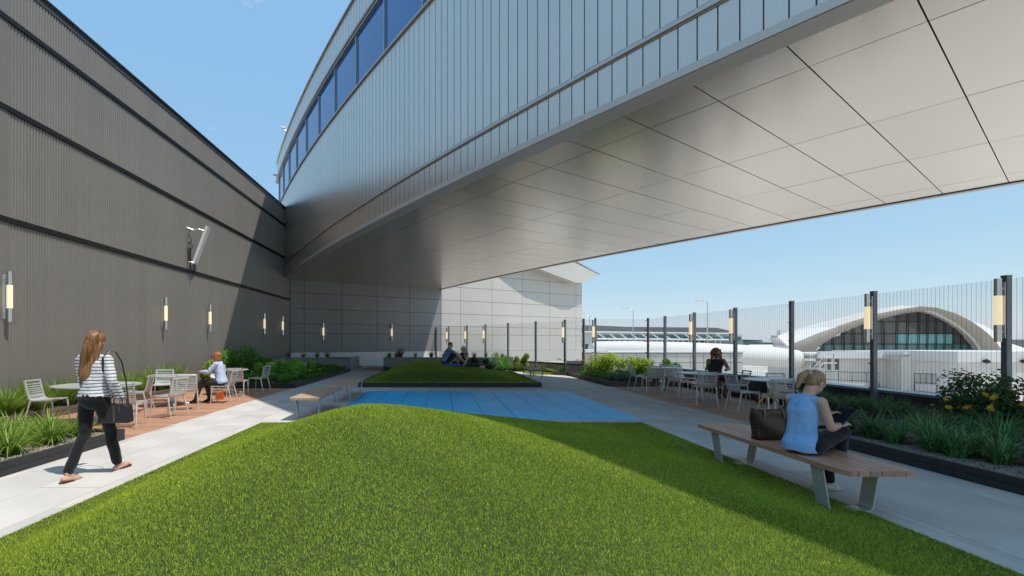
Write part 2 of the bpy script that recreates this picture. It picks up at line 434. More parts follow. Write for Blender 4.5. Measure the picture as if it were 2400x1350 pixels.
for z in ZL[1:4]:
    b = MB(); b.box(-.01, .055, -3, WY0+npan*pw+.05, z-.055, z+.012); b.box(-.01, .03, -3, WY0+npan*pw+.05, z+.0125, z+.07); b.build('flashing', M_dark, wall)
b = MB(); b.box(-4.05, .05, -3, WY0+npan*pw+.08, 9.262, 9.31); b.box(-.01, .038, -3, WY0+npan*pw+.06, 9.17, 9.26); b.build('roof_cap', M_capm, wall)
b = MB(); b.box(-4.07, .075, -3, WY0+npan*pw+.1, 9.312, 9.37); b.build('roof_edge', M_dark, wall)

# ================================================================ CURVED OVERPASS
OC = Vector((114.1626, 86.7057, 0)); RN = 136.521
def pol(r, a): a = R(a); return (OC.x + r*math.cos(a), OC.y + r*math.sin(a))
over = thing('elevated_walkway', 'curved silver panelled building bridge spanning overhead with ribbon windows', 'building', (0, 0, 0))
A0, A1 = 203.6, 224.0
def arc_solid(name, m, r0, r1, z0, z1, a0=A0, a1=A1, n=90):
    b = MB(); vs = []
    for i in range(n+1):
        a = a0 + (a1-a0)*i/n
        for r, z in ((r0, z0), (r1, z0), (r1, z1), (r0, z1)):
            x, y = pol(r, a); vs.append((x, y, z))
    fs = []
    for i in range(n):
        for k in range(4):
            fs.append((i*4+k, i*4+(k+1) % 4, i*4+4+(k+1) % 4, i*4+4+k))
    fs += [(3, 2, 1, 0), (n*4, n*4+1, n*4+2, n*4+3)]
    b.add(vs, fs); return b.build(name, m, over)
ZS = 5.32; ZB = 6.08; ZSILL = 10.22; ZHEAD = 12.05; ZTOP = 13.35
M_trim2 = mat('light_trim', (.60, .56, .52), .4, metal=.5)
M_void = mat('joint_brown', (.10, .085, .07), .8); M_seam = mat('seam_metal', (.20, .20, .20), .6)
arc_solid('core', M_seam, RN-10.8, RN-.028, ZS+.02, ZSILL-.05)
arc_solid('core', M_back, RN-10.8, RN-.028, ZHEAD+.03, ZTOP-.02)
arc_solid('inner_wall', M_back, RN-10.8, RN-1.6, ZSILL-.04, ZHEAD+.02)
M_edge = mat('edge_trim', (.60, .55, .50), .42, metal=.35)
arc_solid('bottom_trim', M_edge, RN-.32, RN+.035, ZS-.015, ZS+.10)
arc_solid('soffit_edge', M_edge, RN-.335, RN+.012, ZS-.03, ZS-.018)
arc_solid('band_trim', M_trim2, RN-.02, RN+.05, ZB-.01, ZB+.045)
arc_solid('band_trim', M_trim, RN-.02, RN+.018, ZB-.035, ZB-.012)
arc_solid('band_trim', M_trim, RN-.02, RN+.03, ZB+.047, ZB+.075)
arc_solid('window_sill', M_trim, RN-.03, RN+.055, ZSILL-.045, ZSILL+.03)
arc_solid('window_head', M_trim, RN-.03, RN+.06, ZHEAD-.02, ZHEAD+.07)
arc_solid('window_head', M_trim, RN-.03, RN+.10, ZHEAD+.072, ZHEAD+.16)
arc_solid('parapet_cap', M_trim, RN-.5, RN+.06, ZTOP, ZTOP+.06)
arc_solid('far_wall', M_clad, RN-10.84, RN-10.802, ZS+.15, ZTOP)
arc_solid('far_edge_trim', M_dark, RN-10.80, RN-10.72, ZS-.03, ZS-.004)
arc_solid('far_edge_trim', M_trim, RN-10.98, RN-10.805, ZS-.03, ZS+.145)
dA = .1143
def panel_mesh(z0, z1):
    w = RN*R(dA); b = MB(); g = .010
    # local: x outward normal, y along; the panel is a shallow tray with folded edges
    vs = [(-.027, -w/2+g, z0), (.0, -w/2+g, z0), (.0, w/2-g, z0), (-.027, w/2-g, z0), (-.027, -w/2+g, z1), (.0, -w/2+g, z1), (.0, w/2-g, z1), (-.027, w/2-g, z1)]
    b.add(vs, [(1,2,6,5),(0,1,5,4),(2,3,7,6),(0,3,2,1),(4,5,6,7)])
    return b
PM = [(panel_mesh(ZS+.103, ZB-.037), 0), (panel_mesh(ZB+.077, ZSILL-.047), 1), (panel_mesh(ZHEAD+.162, ZTOP-.002), 2)]
PMm = [p.mesh('cladding_panel', M_clad) for p, _ in PM]
visr = [(204.5, 217.6), (204.5, 217.6), (205.2, 211.8)]
phase = 216.10250 - 400*dA
for r in range(3):
    restb = MB(); k = 0
    a = phase
    while a < A1 - dA:
        ca = a + dA/2
        if ca > A0 + dA:
            x, y = pol(RN, ca)
            if visr[r][0] < ca < visr[r][1]: link('cladding_panel', PMm[r], over, (x, y, 0), (0, 0, R(ca)))
            else:
                Mx = Matrix.Translation((x, y, 0)) @ Matrix.Rotation(R(ca), 4, 'Z')
                restb.add([Mx @ Vector(v) for v in PM[r][0].v], PM[r][0].f)
        a += dA
    o = restb.build('cladding_panel', M_clad, over); o['kind'] = 'stuff'
# windows: frame + pane, one per bay
a = 209.012 - 6*.9655; wk = []
while a < A1 - 1: wk.append(a); a += .9655
for a in wk:
    if a < A0+.1 or a > 219: continue
    am = a + .9655/2; w = RN*R(.9655)
    x, y = pol(RN, am)
    fb = MB(); fr = .035
    fb.box(-.10, .02, -w/2, -w/2+fr, ZSILL+.03, ZHEAD-.02); fb.box(-.10, .02, w/2-fr, w/2, ZSILL+.03, ZHEAD-.02)
    fb.box(-.10, .01, -w/2+fr, w/2-fr, ZSILL+.031, ZSILL+.031+fr); fb.box(-.10, .01, -w/2+fr, w/2-fr, ZHEAD-.021-fr, ZHEAD-.021)
    wf = fb.build('window', M_frame, over, loc=(x, y, 0)); wf.rotation_euler = (0, 0, R(am))
    pb = MB(); pb.box(-.05, -.035, -w/2+fr, w/2-fr, ZSILL+.031+fr, ZHEAD-.021-fr); pb.build('pane', M_glass, wf)
# soffit panels
offs = [.335, 1.15, 4.05, 6.90, 9.80, 10.70]
sp = .4944; base = 216.27 - 60*sp
rest = MB(); count = 0
a = base
cells = []
while a < A1:
    if a > A0:
        for i in range(5): cells.append((a, i))
    a += sp
for a, i in cells:
    r1 = RN - offs[i] - .008; r0 = RN - offs[i+1] + .008; ga = .0036
    pts = [pol(r0, a+ga), pol(r1, a+ga), pol(r1, a+sp-ga), pol(r0, a+sp-ga)]
    cx = sum(p[0] for p in pts)/4; cy = sum(p[1] for p in pts)/4
    b = MB(); b.prism([(p[0]-cx, p[1]-cy) for p in pts], 0, .03)
    tilt = (rnd.uniform(-.0013, .0013), rnd.uniform(-.0013, .0013), 0)
    o = b.build('soffit_panel', M_soff, over, loc=(cx, cy, ZS-.012)); o.rotation_euler = tilt
arc_solid('soffit_void', M_void, RN-10.8, RN-.335, ZS+.0195, ZS+.0198)  # brown backing sheet that shows through the soffit panel joints
# two small cameras on the parapet
for px, py in ((672, 305), (641, 415)):
    k = (px-CX)/F
    best = min(((abs((pol(RN, a)[0]) - k*pol(RN, a)[1]), a) for a in np.arange(204, 212, .02)))[1]
    x, y = pol(RN+.0, best); z = H + (CY-py)/F*y
    t = thing('security_camera', 'small camera on a bracket high on the curved parapet, ' + ('upper one' if px > 660 else 'lower one nearer the dark wall'), 'camera', (x, y, z), R(best), 'cameras on the curved parapet')
    m = MB(); m.tube([(0, 0, -.05), (.12, 0, .0), (.17, 0, .06)], .02); m.build('bracket', M_alu, t)
    m = MB(); m.box(.08, .34, -.05, .05, .07, .16); m.build('camera_housing', M_white, t)

# ================================================================ BACK WALL
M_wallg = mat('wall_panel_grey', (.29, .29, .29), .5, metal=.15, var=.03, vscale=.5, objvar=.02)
BP = Vector((-9.1749, 29.2, 0)); BD = Vector((.86743, .49756, 0)); BA = math.atan2(BD.y, BD.x)
bw = thing('panelled_building', 'pale grey building with large flat rectangular wall panels at the end of the terrace', 'building', BP, BA)
sj = [-3.0, -1.55, .843, 3.224, 5.616, 8.021, 10.504, 12.141, 14.958, 17.854, 20.70, 23.669, 24.319]
zj = [.92, 2.11, 2.70, 3.61, 4.58, 5.55, 6.52, 7.49, 8.46]
b = MB(); b.box(-3.0, 24.30, .045, 9, .0, 8.44); b.build('wall_core', M_back, bw)
for i in range(len(sj)-1):
    for j in range(len(zj)-1):
        m = MB(); g = .012
        m.box(sj[i]+(g*2.2 if i == 6 else g), sj[i+1]-g, 0, .04, zj[j]+g, zj[j+1]-g)
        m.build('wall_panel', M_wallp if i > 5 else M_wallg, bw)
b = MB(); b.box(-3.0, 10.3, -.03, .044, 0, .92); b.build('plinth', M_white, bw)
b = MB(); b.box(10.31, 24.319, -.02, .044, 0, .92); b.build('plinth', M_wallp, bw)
b = MB(); b.box(24.32, 24.36, 0, 9, 0, 8.44); b.build('corner_trim', M_wallp, bw)
# folded eave that juts out over the right end of the wall
fin = []
k = []
inv = Matrix.Rotation(-BA, 3, 'Z')
def onwall(px, py, off=-.9):
    kk = (px-CX)/F; P0 = BP + Vector((-BD.y, BD.x, 0))*off
    s_ = (kk*P0.y - P0.x)/(BD.x - kk*BD.y); p = P0 + BD*s_
    return inv @ (Vector((p.x, p.y, H + (CY-py)/F*p.y)) - BP)
q = [onwall(*p) for p in ((1180, 560), (1215, 592), (1263, 630), (1348, 662), (1364, 663), (1408, 643), (1345, 612), (1300, 575))]
b = MB(); b.slab3(q, (0, 1.6, 0)); b.build('eave', M_wallp, bw)
q2 = [onwall(*p, -.93) for p in ((1300, 590), (1404, 641), (1407, 643), (1300, 586))]
b = MB(); b.slab3(q2, (0, .02, 0)); b.build('eave_joint', M_back, bw)
# ================================================================ FENCE
FX = 9.27; ZT = 2.61
fence_pts = [(FX, y) for y in (3.06, 5.5, 7.94, 10.38, 12.82, 15.28, 17.76, 20.1, 21.75)] + [(6.90, 21.75), (6.55, 22.35), (5.9, 23.2), (4.85, 25.0), (3.72, 27.2), (2.62, 29.1), (1.60, 30.9), (.45, 32.8), (-.38, 34.15)]
fence = thing('mesh_fence', 'fine dark wire mesh security fence on square posts along the terrace edge', 'fence')
def post_mesh():
    b = MB(); w = .043
    b.box(-w, w, -w, w, .05, ZT); b.box(-.048, .048, -.048, .048, ZT+.0005, ZT+.025)
    b.box(-.035, .035, w, w+.004, .05, ZT-.02, 0)
    return b.mesh('post', M_post)
pmh = post_mesh()
cb = MB(); cb.box(.0, .11, -.012, .012, -.012, .012); clipm = cb.mesh('clip', M_dark)
for i, (x, y) in enumerate(fence_pts):
    a = fence_pts[max(i-1, 0)]; c = fence_pts[min(i+1, len(fence_pts)-1)]
    ang = math.atan2(c[1]-a[1], c[0]-a[0])
    p = link('fence_post', pmh, fence, (x, y, 0), (0, 0, ang))
    for z in (2.52, 2.07, 1.58, 1.08, .55): link('clip', clipm, p, (.04, -.03, z))
def mesh_panel(a, c):
    a = Vector((*a, 0)); c = Vector((*c, 0)); L = (c-a).length - .13; ang = math.atan2(c.y-a.y, c.x-a.x)
    d = math.hypot(*((a+c)/2)[:2])
    Vl = []; Fl = []; n = 0
    def bar(p, q, w):
        nonlocal n
        p = np.array(p, float); q = np.array(q, float); t = (q-p)/np.linalg.norm(q-p)
        u = np.array([0, 1, 0.]); v = np.cross(t, u)
        for e in (p, q):
            for k in range(3):
                an = 2*math.pi*k/3; Vl.append(e + (u*math.cos(an)+v*math.sin(an))*w)
        for k in range(3): Fl.append((n+k, n+(k+1) % 3, n+3+(k+1) % 3, n+3+k))
        n += 6
    nv = int(L/.0765)
    for i in range(nv+1): x = -L/2 + L*i/nv; bar((x, 0, .08), (x, 0, ZT-.03), .0020)
    step = .0127*2 if d > 14 else .0127
    z = .08
    while z < ZT-.03: bar((-L/2, .004, z), (L/2, .004, z), .0010 if d <= 14 else .0014); z += step
    o = np_mesh('wire_mesh_panel', np.array(Vl), np.array(Fl), M_wire, fence); m = (a+c)/2
    o.location = (m.x, m.y, 0); o.rotation_euler = (0, 0, ang); return o
for a, c in zip(fence_pts[:-1], fence_pts[1:]):
    mesh_panel(a, c)

# ================================================================ LAMPS
def lamp(loc, rz, label, cat='lamp', group='cylinder lamps', bracket=.10):
    t = thing('cylinder_lamp', label, cat, loc, rz, group)
    m = MB(); r = .052
    def cyl(z0, z1, rr, n=20):
        m.tube([(bracket, 0, z0), (bracket, 0, z1)], rr, n)
    cyl(.24, .52, r*.93); 
    o = m.build('steel_cap', M_steel, t); autosmooth(o.data, 50)
    m = MB(); m.tube([(bracket, 0, -.52), (bracket, 0, -.24)], r*.93, 20); o = m.build('steel_cap', M_steel, t); autosmooth(o.data, 50)
    m = MB(); m.tube([(bracket, 0, -.2395), (bracket, 0, .2395)], r, 20); o = m.build('glass_tube', M_lamp, t); autosmooth(o.data, 50)
    m = MB(); m.box(0, .012, -.035, .035, -.46, .46); m.build('back_plate', M_alu, t)
    m = MB(); m.box(.012, bracket-.02, -.012, .012, .34, .37); m.box(.012, bracket-.02, -.012, .012, -.37, -.34); m.build('bracket', M_alu, t)
    return t
wl = [(20, 'leftmost, nearest the camera'), (387, 'just right of the walking woman'), (491, 'above the red haired seated woman'), (619, 'first in the shadowed part of the wall'), (662, 'last before the building corner')]
lamp0 = None
for px, wtxt in wl:
    d = (WX+.13)*F/(px-CX)
    lamp((WX+.024, d, 2.48), 0, 'lit cylinder lamp on the brown corrugated wall, ' + wtxt, bracket=.13)
for px, wtxt in ((757, 'left one of two on the shaded panel wall'), (917, 'right one of two on the shaded panel wall')):
    k = (px-CX)/F; s_ = (k*BP.y-BP.x)/(BD.x-k*BD.y); p = BP + BD*s_
    lamp((p.x+.0, p.y, 2.22), BA - math.pi/2, 'glowing cylinder lamp, ' + wtxt)
fl = [(2, 'on the nearest fence post at the right edge'), (3, 'on the fence post beside the arched building'), (5, 'on the fence post behind the curly haired woman'), (6, 'on the fence post left of the light pole')]
for i, wtxt in fl:
    x, y = fence_pts[i]
    lamp((x-.052, y-.0, 2.06), math.pi, 'lit cylinder lamp ' + wtxt, bracket=.09)
for i, wtxt in ((9, 'on the fence corner in the middle distance'), (11, 'on the rear fence, first left of the fence corner'), (14, 'on the rear fence, third from its left end'), (15, 'on the rear fence, second from its left end'), (16, 'on the rear fence nearest the building')):
    x, y = fence_pts[i]
    lamp((x-.05, y-.06, 2.02), math.pi*1.15, 'lit cylinder lamp ' + wtxt, bracket=.09)

# panel antenna on the wall
d = 17.2
t = thing('panel_antenna', 'tilted white panel antenna with pole and cables mounted high on the corrugated wall', 'antenna', (WX+.03, d, 4.1))
m = MB()
lo = Vector((.17, .18, .25)); hi = Vector((.62, .28, 1.62)); ax = (hi-lo).normalized(); sd = Vector((0, 1, 0)); nn = ax.cross(sd).normalized()
pts = [lo + sd*.11 + nn*.05, lo - sd*.11 + nn*.05, lo - sd*.11 - nn*.05, lo + sd*.11 - nn*.05]
m.slab3(pts, hi-lo); m.build('antenna_panel', mat('antenna_white', (.78, .77, .74), .5), t)
m = MB(); m.tube([(.10, .02, -.02), (.10, .02, 1.02)], .03, 8); m.build('mast', M_dark, t)
m = MB(); m.box(.05, .17, -.04, .09, .78, .95); m.build('junction_box', M_alu, t)
m = MB(); m.tube([(.10, .02, .95), (.13, .06, 1.1), (.07, -.03, 1.28), (.10, 0, 1.42), (.08, .0, 1.5)], .012, 6); m.tube([(.2, .1, .0), (.22, .14, .3), (.28, .18, .7)], .022, 6); m.build('cable', M_dark, t)
m = MB(); m.tube([(.02, -.04, 1.52), (.2, .05, 1.45), (.35, .12, 1.50), (.55, .22, 1.45)], .012, 6); m.tube([(.08, .0, .3), (.2, .1, .32)], .012, 6); m.build('bracket', M_alu, t)

# ================================================================ PARAPET AND PLANTING BEDS
t = thing('terrace_parapet', 'low dark terrace parapet with pale blue grey metal coping beyond the fence', 'wall')
m = MB(); m.box(9.62, 9.98, -4, 22.6, -.2, .45); m.build('parapet_wall', M_dark, t)
m = MB(); m.box(9.57, 10.03, -4, 22.65, .4505, .50); m.build('coping', M_coping, t)
m = MB(); m.box(8.85, 9.615, -4, 21.9, -.2, .03); m.build('ballast_strip', M_conc, t)
m = MB(); a = Vector((6.85, 22.6, 0)); c = Vector((-.2, 34.9, 0)); ang = math.atan2(c.y-a.y, c.x-a.x); Mx = Matrix.Translation(a) @ Matrix.Rotation(ang, 4, 'Z'); L = (c-a).length
t2 = thing('rear_parapet', 'low tan wall with dark grille top behind the rear fence', 'wall')
m.box(0, L, -.5, -.25, -.3, .42, M=Mx); m.build('wall', mat('tan_wall', (.42, .36, .30), .8), t2)
m = MB(); m.box(0, L, -.55, -.2, .4205, .50, M=Mx); m.build('coping', M_dark, t2)
def soil(name, label, poly, z=.10):
    o = MB().prism(poly, -.013, z).build(name, M_soil); return struct(o, label)
def planter(poly, edge, label, h=.17, cols=None, soilz=.12):
    t = thing('planter_edging', label, 'edging'); kerb_boards(t, edge, h, mat_=cols); return t
soil('planting_bed', 'mulched bed in the front left corner', [(-9.06, -3), (-5.06, -3), (-5.06, 7.60), (-9.06, 7.60)], .12)
planter(None, [(-5.03, -2), (-5.03, 7.63), (-7.98, 7.63)], 'black board edging of the front left planting bed')
soil('planting_bed', 'narrow mulched bed along the corrugated wall', [(-9.06, 7.61), (-8.03, 7.61), (-8.03, 16.2), (-9.06, 16.2)], .12)
planter(None, [(-8.005, 7.66), (-8.005, 16.18)], 'brown board edging between the sunny deck and the wall bed', cols=M_kerbb)
soil('planting_bed', 'mulched bed of hostas before the grey concrete planter', [(-9.06, 16.24), (-4.99, 16.24), (-4.93, 25.7), (-9.06, 25.7)], .12)
planter(None, [(-8.0, 16.21), (-4.96, 16.21), (-4.9, 25.7)], 'black board edging of the hosta bed')
soil('planting_bed', 'mulched daylily bed at the right front', [(5.86, -3), (8.82, -3), (8.82, 7.95), (5.86, 7.95)], .12)
planter(None, [(8.8, 7.98), (5.83, 7.98), (5.83, -2)], 'long black board edging of the daylily bed beside the occupied bench')
soil('planting_bed', 'narrow bed between the shaded deck and the fence', [(8.33, 7.96), (8.84, 7.96), (8.84, 16.9), (8.33, 16.9)], .12)
planter(None, [(8.30, 16.88), (8.30, 8.03)], 'dark board edging between the shaded deck and the fence')
soil('planting_bed', 'mulched bed with yellow green shrubs at the fence corner', [(5.93, 16.95), (9.2, 16.95), (9.2, 21.7), (6.9, 21.7), (5.95, 23.0)], .12)
planter(None, [(8.3, 16.91), (5.88, 16.91), (5.9, 22.6), (5.35, 22.9), (5.3, 23.6), (3.9, 26.4)], 'weathered board edging of the bed at the fence corner', cols=M_kerbb)
soil('planting_bed', 'strip of planting along the rear fence', [(5.5, 23.05), (6.4, 22.4), (2.2, 29.8), (-.5, 34), (-2.8, 34), (-2.8, 27.9), (3.9, 27.9), (3.95, 26.4)][:0] or [(5.4, 23.0), (5.95, 23.01), (5.7, 23.6), (2.2, 29.8), (1.2, 29.8), (3.95, 26.45)], .10)
t = thing('concrete_planter', 'left dark grey concrete planter box with grass tufts on top', 'planter')
m = MB(); m.box(-9.05, -4.86, 25.75, 25.86, -.01, .74); m.box(-4.97, -4.86, 25.861, 28.4, -.01, .74); m.build('planter_wall', M_conc, t)
m = MB(); m.box(-9.05, -4.98, 25.87, 28.6, -.01, .66); m.build('planter_soil', M_soil, t)
t = thing('concrete_planter', 'right long grey concrete planter box behind the low mound', 'planter')
m = MB(); m.box(-3.25, .1, 26.8, 26.92, -.01, .72); m.box(.112, 3.95, 26.8, 26.92, -.01, .72); m.box(-3.25, -3.13, 26.93, 29.2, -.01, .72); m.build('planter_wall', M_conc, t)
m = MB(); m.box(3.83, 3.95, 26.93, 28.0, -.01, .72); m.box(-3.12, 3.82, 26.93, 28.2, -.01, .64); m.build('planter_soil', M_soil, t)
# wood chips on the beds nearest the camera
def chips(x0, x1, y0, y1, n, parent_label):
    V = []; Fc = []
    c = np.stack([nr.uniform(x0, x1, n), nr.uniform(y0, y1, n), np.full(n, .122)], 1)
    tet = np.array([(1,0,-.3),(-.5,.87,-.3),(-.5,-.87,-.3),(0,0,.6)])
    an = nr.uniform(0, 6.28, n); s = nr.uniform(.006, .016, n)
    co, si = np.cos(an), np.sin(an)
    P = np.repeat(tet[None], n, 0)*s[:, None, None]
    Q = np.stack([P[:,:,0]*co[:,None]-P[:,:,1]*si[:,None], P[:,:,0]*si[:,None]*.6+P[:,:,1]*co[:,None]*.6, P[:,:,2]], 2) + c[:, None]
    base_ = np.arange(n)[:, None]*4
    Fc = np.concatenate([base_+np.array([f]) for f in ((0,1,3),(1,2,3),(2,0,3))], 0)
    o = np_mesh('mulch_chips', Q.reshape(-1, 3), Fc, M_chip); o['kind'] = 'stuff'; o['label'] = parent_label
chips(5.87, 6.6, 3.5, 7.9, 9000, 'pale bark chips scattered along the daylily bed')
chips(-5.9, -5.07, 3.8, 7.55, 6000, 'pale bark chips scattered along the front left bed')

# ================================================================ PLANTS
M_lily = leafmat('lily_leaf', (.055, .17, .05), (.22, .42, .15), .38, .25)
M_sungrass = leafmat('bright_grass', (.11, .25, .025), (.38, .50, .09), .42, .35)
M_bush = leafmat('bush_leaf', (.03, .085, .025), (.11, .21, .07), .42, .25)
M_lime = leafmat('lime_leaf', (.18, .32, .025), (.50, .60, .07), .45, .35)
M_midg = leafmat('mid_leaf', (.06, .21, .025), (.20, .42, .06), .42, .35)
M_hosta = leafmat('hosta_leaf', (.20, .44, .05), (.42, .66, .13), .4, .35)
M_tuft = leafmat('dry_tuft', (.13, .10, .03), (.30, .24, .09), .6, .25)
M_blueg = leafmat('blue_grass', (.08, .16, .11), (.20, .32, .24), .45, .2)
M_stem = mat('stem', (.09, .07, .04), .8)
M_orange = mat('lily_flower', (.75, .30, .02), .5, trans=.3)
M_yel = mat('yellow_flower', (.80, .52, .03), .5, trans=.3)
def grass_arrays(n, L, wid, lean=(.15, 1.1), seg=4, droop=1.0, seed=0, spread=.05):
    r = np.random.RandomState(seed); V = []; Fc = []; T = []; o = 0
    for i in range(n):
        az = r.uniform(0, 2*np.pi); l = L*r.uniform(.55, 1.15); le = r.uniform(*lean); w = wid*r.uniform(.7, 1.2)
        bx, by = np.cos(az)*r.uniform(0, spread), np.sin(az)*r.uniform(0, spread); az += r.uniform(-.5, .5)
        p = np.array([bx, by, 0.]); th = le*.35; tw = r.uniform(-.4, .4); tn = r.rand()
        side = np.array([-np.sin(az+tw), np.cos(az+tw), 0])
        for k in range(seg+1):
            ww = w*(1 - (k/seg)**2.2)*.5 + .0004
            V += [p - side*ww, p + side*ww]
            if k < seg:
                th2 = th + droop*le*(k/seg)**1.2
                p = p + np.array([np.cos(az)*np.sin(th2), np.sin(az)*np.sin(th2), np.cos(th2)])*l/seg
                if p[2] < .01: p[2] = .01
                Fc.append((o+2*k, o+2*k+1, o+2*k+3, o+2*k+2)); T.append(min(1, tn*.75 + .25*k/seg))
        o += 2*(seg+1)
    return np.array(V), np.array(Fc), np.array(T)
def grass_mesh(name, m, *a, **k):
    V, Fc, T = grass_arrays(*a, **k); o = np_mesh(name, V, Fc, m, tone=T, smooth=True); me = o.data; bpy.data.objects.remove(o); return me
def leafy_arrays(n, rad, hgt, leaf, seed, clumps=9, up=.5, zc=.5):
    """leaf-sized faces in uneven clumps through the volume"""
    r = np.random.RandomState(seed); cl = []
    for i in range(clumps):
        a = r.uniform(0, 2*np.pi); q = rad*np.sqrt(r.rand())*.72; z = hgt*(zc + (1-zc)*.75*r.uniform(-.9, .9)*(1-.5*(q/rad)**2))
        cl.append((np.cos(a)*q, np.sin(a)*q, z, r.uniform(.28, .5)*rad))
    V = []; Fc = []; T = []
    for i in range(n):
        c = cl[r.randint(clumps)]; d = r.normal(size=3); d /= np.linalg.norm(d)
        rr = c[3]*r.uniform(.55, 1.08)
        p = np.array([c[0]+d[0]*rr, c[1]+d[1]*rr, max(.03, c[2]+d[2]*rr*.85)])
        nrm = d*.6 + r.normal(size=3)*.5 + np.array([0, 0, up]); nrm /= np.linalg.norm(nrm)
        u = np.cross(nrm, r.normal(size=3)); u /= np.linalg.norm(u); v = np.cross(nrm, u)
        s = leaf*r.uniform(.6, 1.2); o = len(V)
        V += [p - u*s*.5, p + v*s*.28 + nrm*s*.06, p + u*s*.55 - nrm*s*.08, p - v*s*.28 + nrm*s*.06]
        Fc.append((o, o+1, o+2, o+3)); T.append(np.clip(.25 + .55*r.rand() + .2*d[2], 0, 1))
    return np.array(V), np.array(Fc), np.array(T), cl
def shrub(label, loc, rad, hgt, n, leaf, m, seed, group=None, name='shrub', zc=.5, flowers=0):
    t = thing(name, label, 'shrub', loc, 0, group)
    V, Fc, T, cl = leafy_arrays(n, rad, hgt, leaf, seed, clumps=max(5, int(n/220)), zc=zc)
    np_mesh('foliage', V, Fc, m, t, tone=T)
    b = MB()
    for c in cl: b.tube([(0, 0, -.01), (c[0]*.4, c[1]*.4, c[2]*.5), (c[0], c[1], c[2])], [.012, .008, .004], 5)
    b.build('stems', M_stem, t)
    return t
def flower_mesh(m, s=.05):
    b = MB()
    for k in range(6):
        a = k*math.pi/3; ca, sa = math.cos(a), math.sin(a)
        def P(r, z, w): return (ca*r - sa*w, sa*r + ca*w, z)
        b.add([P(0,0,-.002), P(0,0,.002), P(s*.55, s*.75, .3*s), P(s*.55, s*.75, -.3*s), P(s*1.1, s*.85, 0)], [(0,1,2,3), (3,2,4)])
    Rm = Matrix.Rotation(.8, 3, 'X'); b.v = [tuple(Rm @ Vector(v)) for v in b.v]
    b.tube([(0, 0, -.45), (0, 0, 0)], .003, 4, 1)
    return b.mesh('flower', [m, M_bush])
FM = [flower_mesh(M_orange), flower_mesh(M_yel)]
def scatter(protos, spots, name, label, cat, group, zr=.12, smin=.85, smax=1.15, flow=0.0, rows=None):
    label0 = label; xs_ = sorted(p[0] for p in spots); ys_ = sorted(p[1] for p in spots); n_ = len(spots)
    for i, (x, y) in enumerate(spots):
        if rows:
            a_ = 0 if x < xs_[0] + (xs_[-1]-xs_[0])*.34 else (2 if x > xs_[0] + (xs_[-1]-xs_[0])*.67 else 1)
            b_ = 0 if y < ys_[n_//3] else (2 if y > ys_[2*n_//3] else 1)
            label = label0 + ', ' + rows[0][a_] + ', ' + rows[1][b_]
        me = protos[i % len(protos)]
        o = link(name, me, None, (x, y, zr), (0, 0, rnd.uniform(0, 6.28))); s = rnd.uniform(smin, smax); o.scale = (s, s, s*rnd.uniform(.9, 1.1))
        tag(o, label, cat, group)
        if rnd.random() < flow:
            for q in range(rnd.choice([1, 1, 2])):
                f = link('flower', rnd.choice(FM), o, (rnd.uniform(-.12, .12), rnd.uniform(-.12, .12), .45 + rnd.uniform(0, .1)), (rnd.uniform(-.15, .2), 0, rnd.uniform(0, 6.28)))
def grid(x0, x1, y0, y1, dx, dy, jit=.3, cond=None):
    out = []; y = y0; r = 0
    while y <= y1:
        x = x0 + (dx/2 if r % 2 else 0)
        while x <= x1:
            p = (x + rnd.uniform(-jit, jit)*dx, y + rnd.uniform(-jit, jit)*dy)
            if x0-.05 <= p[0] <= x1+.05 and (cond is None or cond(*p)): out.append(p)
            x += dx
        y += dy; r += 1
    return out
lily = [grass_mesh('daylily', M_lily, 125, .43, .020, (.3, 1.6), 6, 1.25, s, .10) for s in (1, 2, 3, 4)]
scatter(lily, grid(6.2, 6.95, 4.3, 7.8, .40, .40), 'daylily', 'daylily clump in the front rows', 'daylily', 'daylilies in the front rows', .12, .82, 1.1, .05, (('right at the black edging', 'second row', 'third row'), ('nearest part', 'middle part', 'far part')))
scatter(lily, grid(7.25, 8.7, 4.9, 7.85, .40, .38), 'daylily', 'daylily clump in the back rows', 'daylily', 'daylilies in the back rows', .12, .85, 1.15, .6, (('mid bed', 'near the dark bush', 'nearest the fence'), ('nearest part', 'middle part', 'far part')))
scatter(lily, grid(8.42, 8.9, 8.0, 12.4, .34, .36), 'daylily', 'daylily clump in the narrow bed between the shaded deck and the fence', 'daylily', 'daylilies in the narrow fence bed', .12, .7, 1.0, .15)
sung = [grass_mesh('sedge', M_sungrass, 170, .40, .018, (.45, 1.9), 6, 1.35, s, .10) for s in (11, 12, 13)]
scatter(sung, grid(-8.9, -5.35, 5.5, 7.45, .34, .30), 'sedge', 'sunlit sedge clump in the front left bed', 'sedge', 'sedges in the front left bed', .12, .8, 1.1, 0, (('next to the wall', 'middle rows', 'near the black edging'), ('nearest part', 'middle part', 'far part')))
scatter([grass_mesh('ornamental_grass', M_sungrass, 240, .66, .013, (.15, 1.45), 6, 1.1, s, .08) for s in (21, 22)], grid(-8.85, -8.3, 7.7, 15.6, .34, .34), 'ornamental_grass', 'tall arching light green grass against the corrugated wall', 'grass', 'tall grasses along the corrugated wall', .12, .7, 1.12, 0, (('wall side', 'middle', 'deck side'), ('nearest part', 'middle part', 'far part')))
lirio = [grass_mesh('lilyturf', M_midg, 220, .34, .009, (.2, 1.2), 4, 1.1, s, .07) for s in (31, 32, 33)]
scatter(lirio, grid(-7.7, -5.2, 16.55, 18.4, .36, .36), 'lilyturf', 'lilyturf clump before the hostas', 'lilyturf', 'lilyturf before the hostas', .12, .85, 1.1, 0, (('left end', 'middle', 'right end by the path'), ('front row', 'second row', 'back row')))
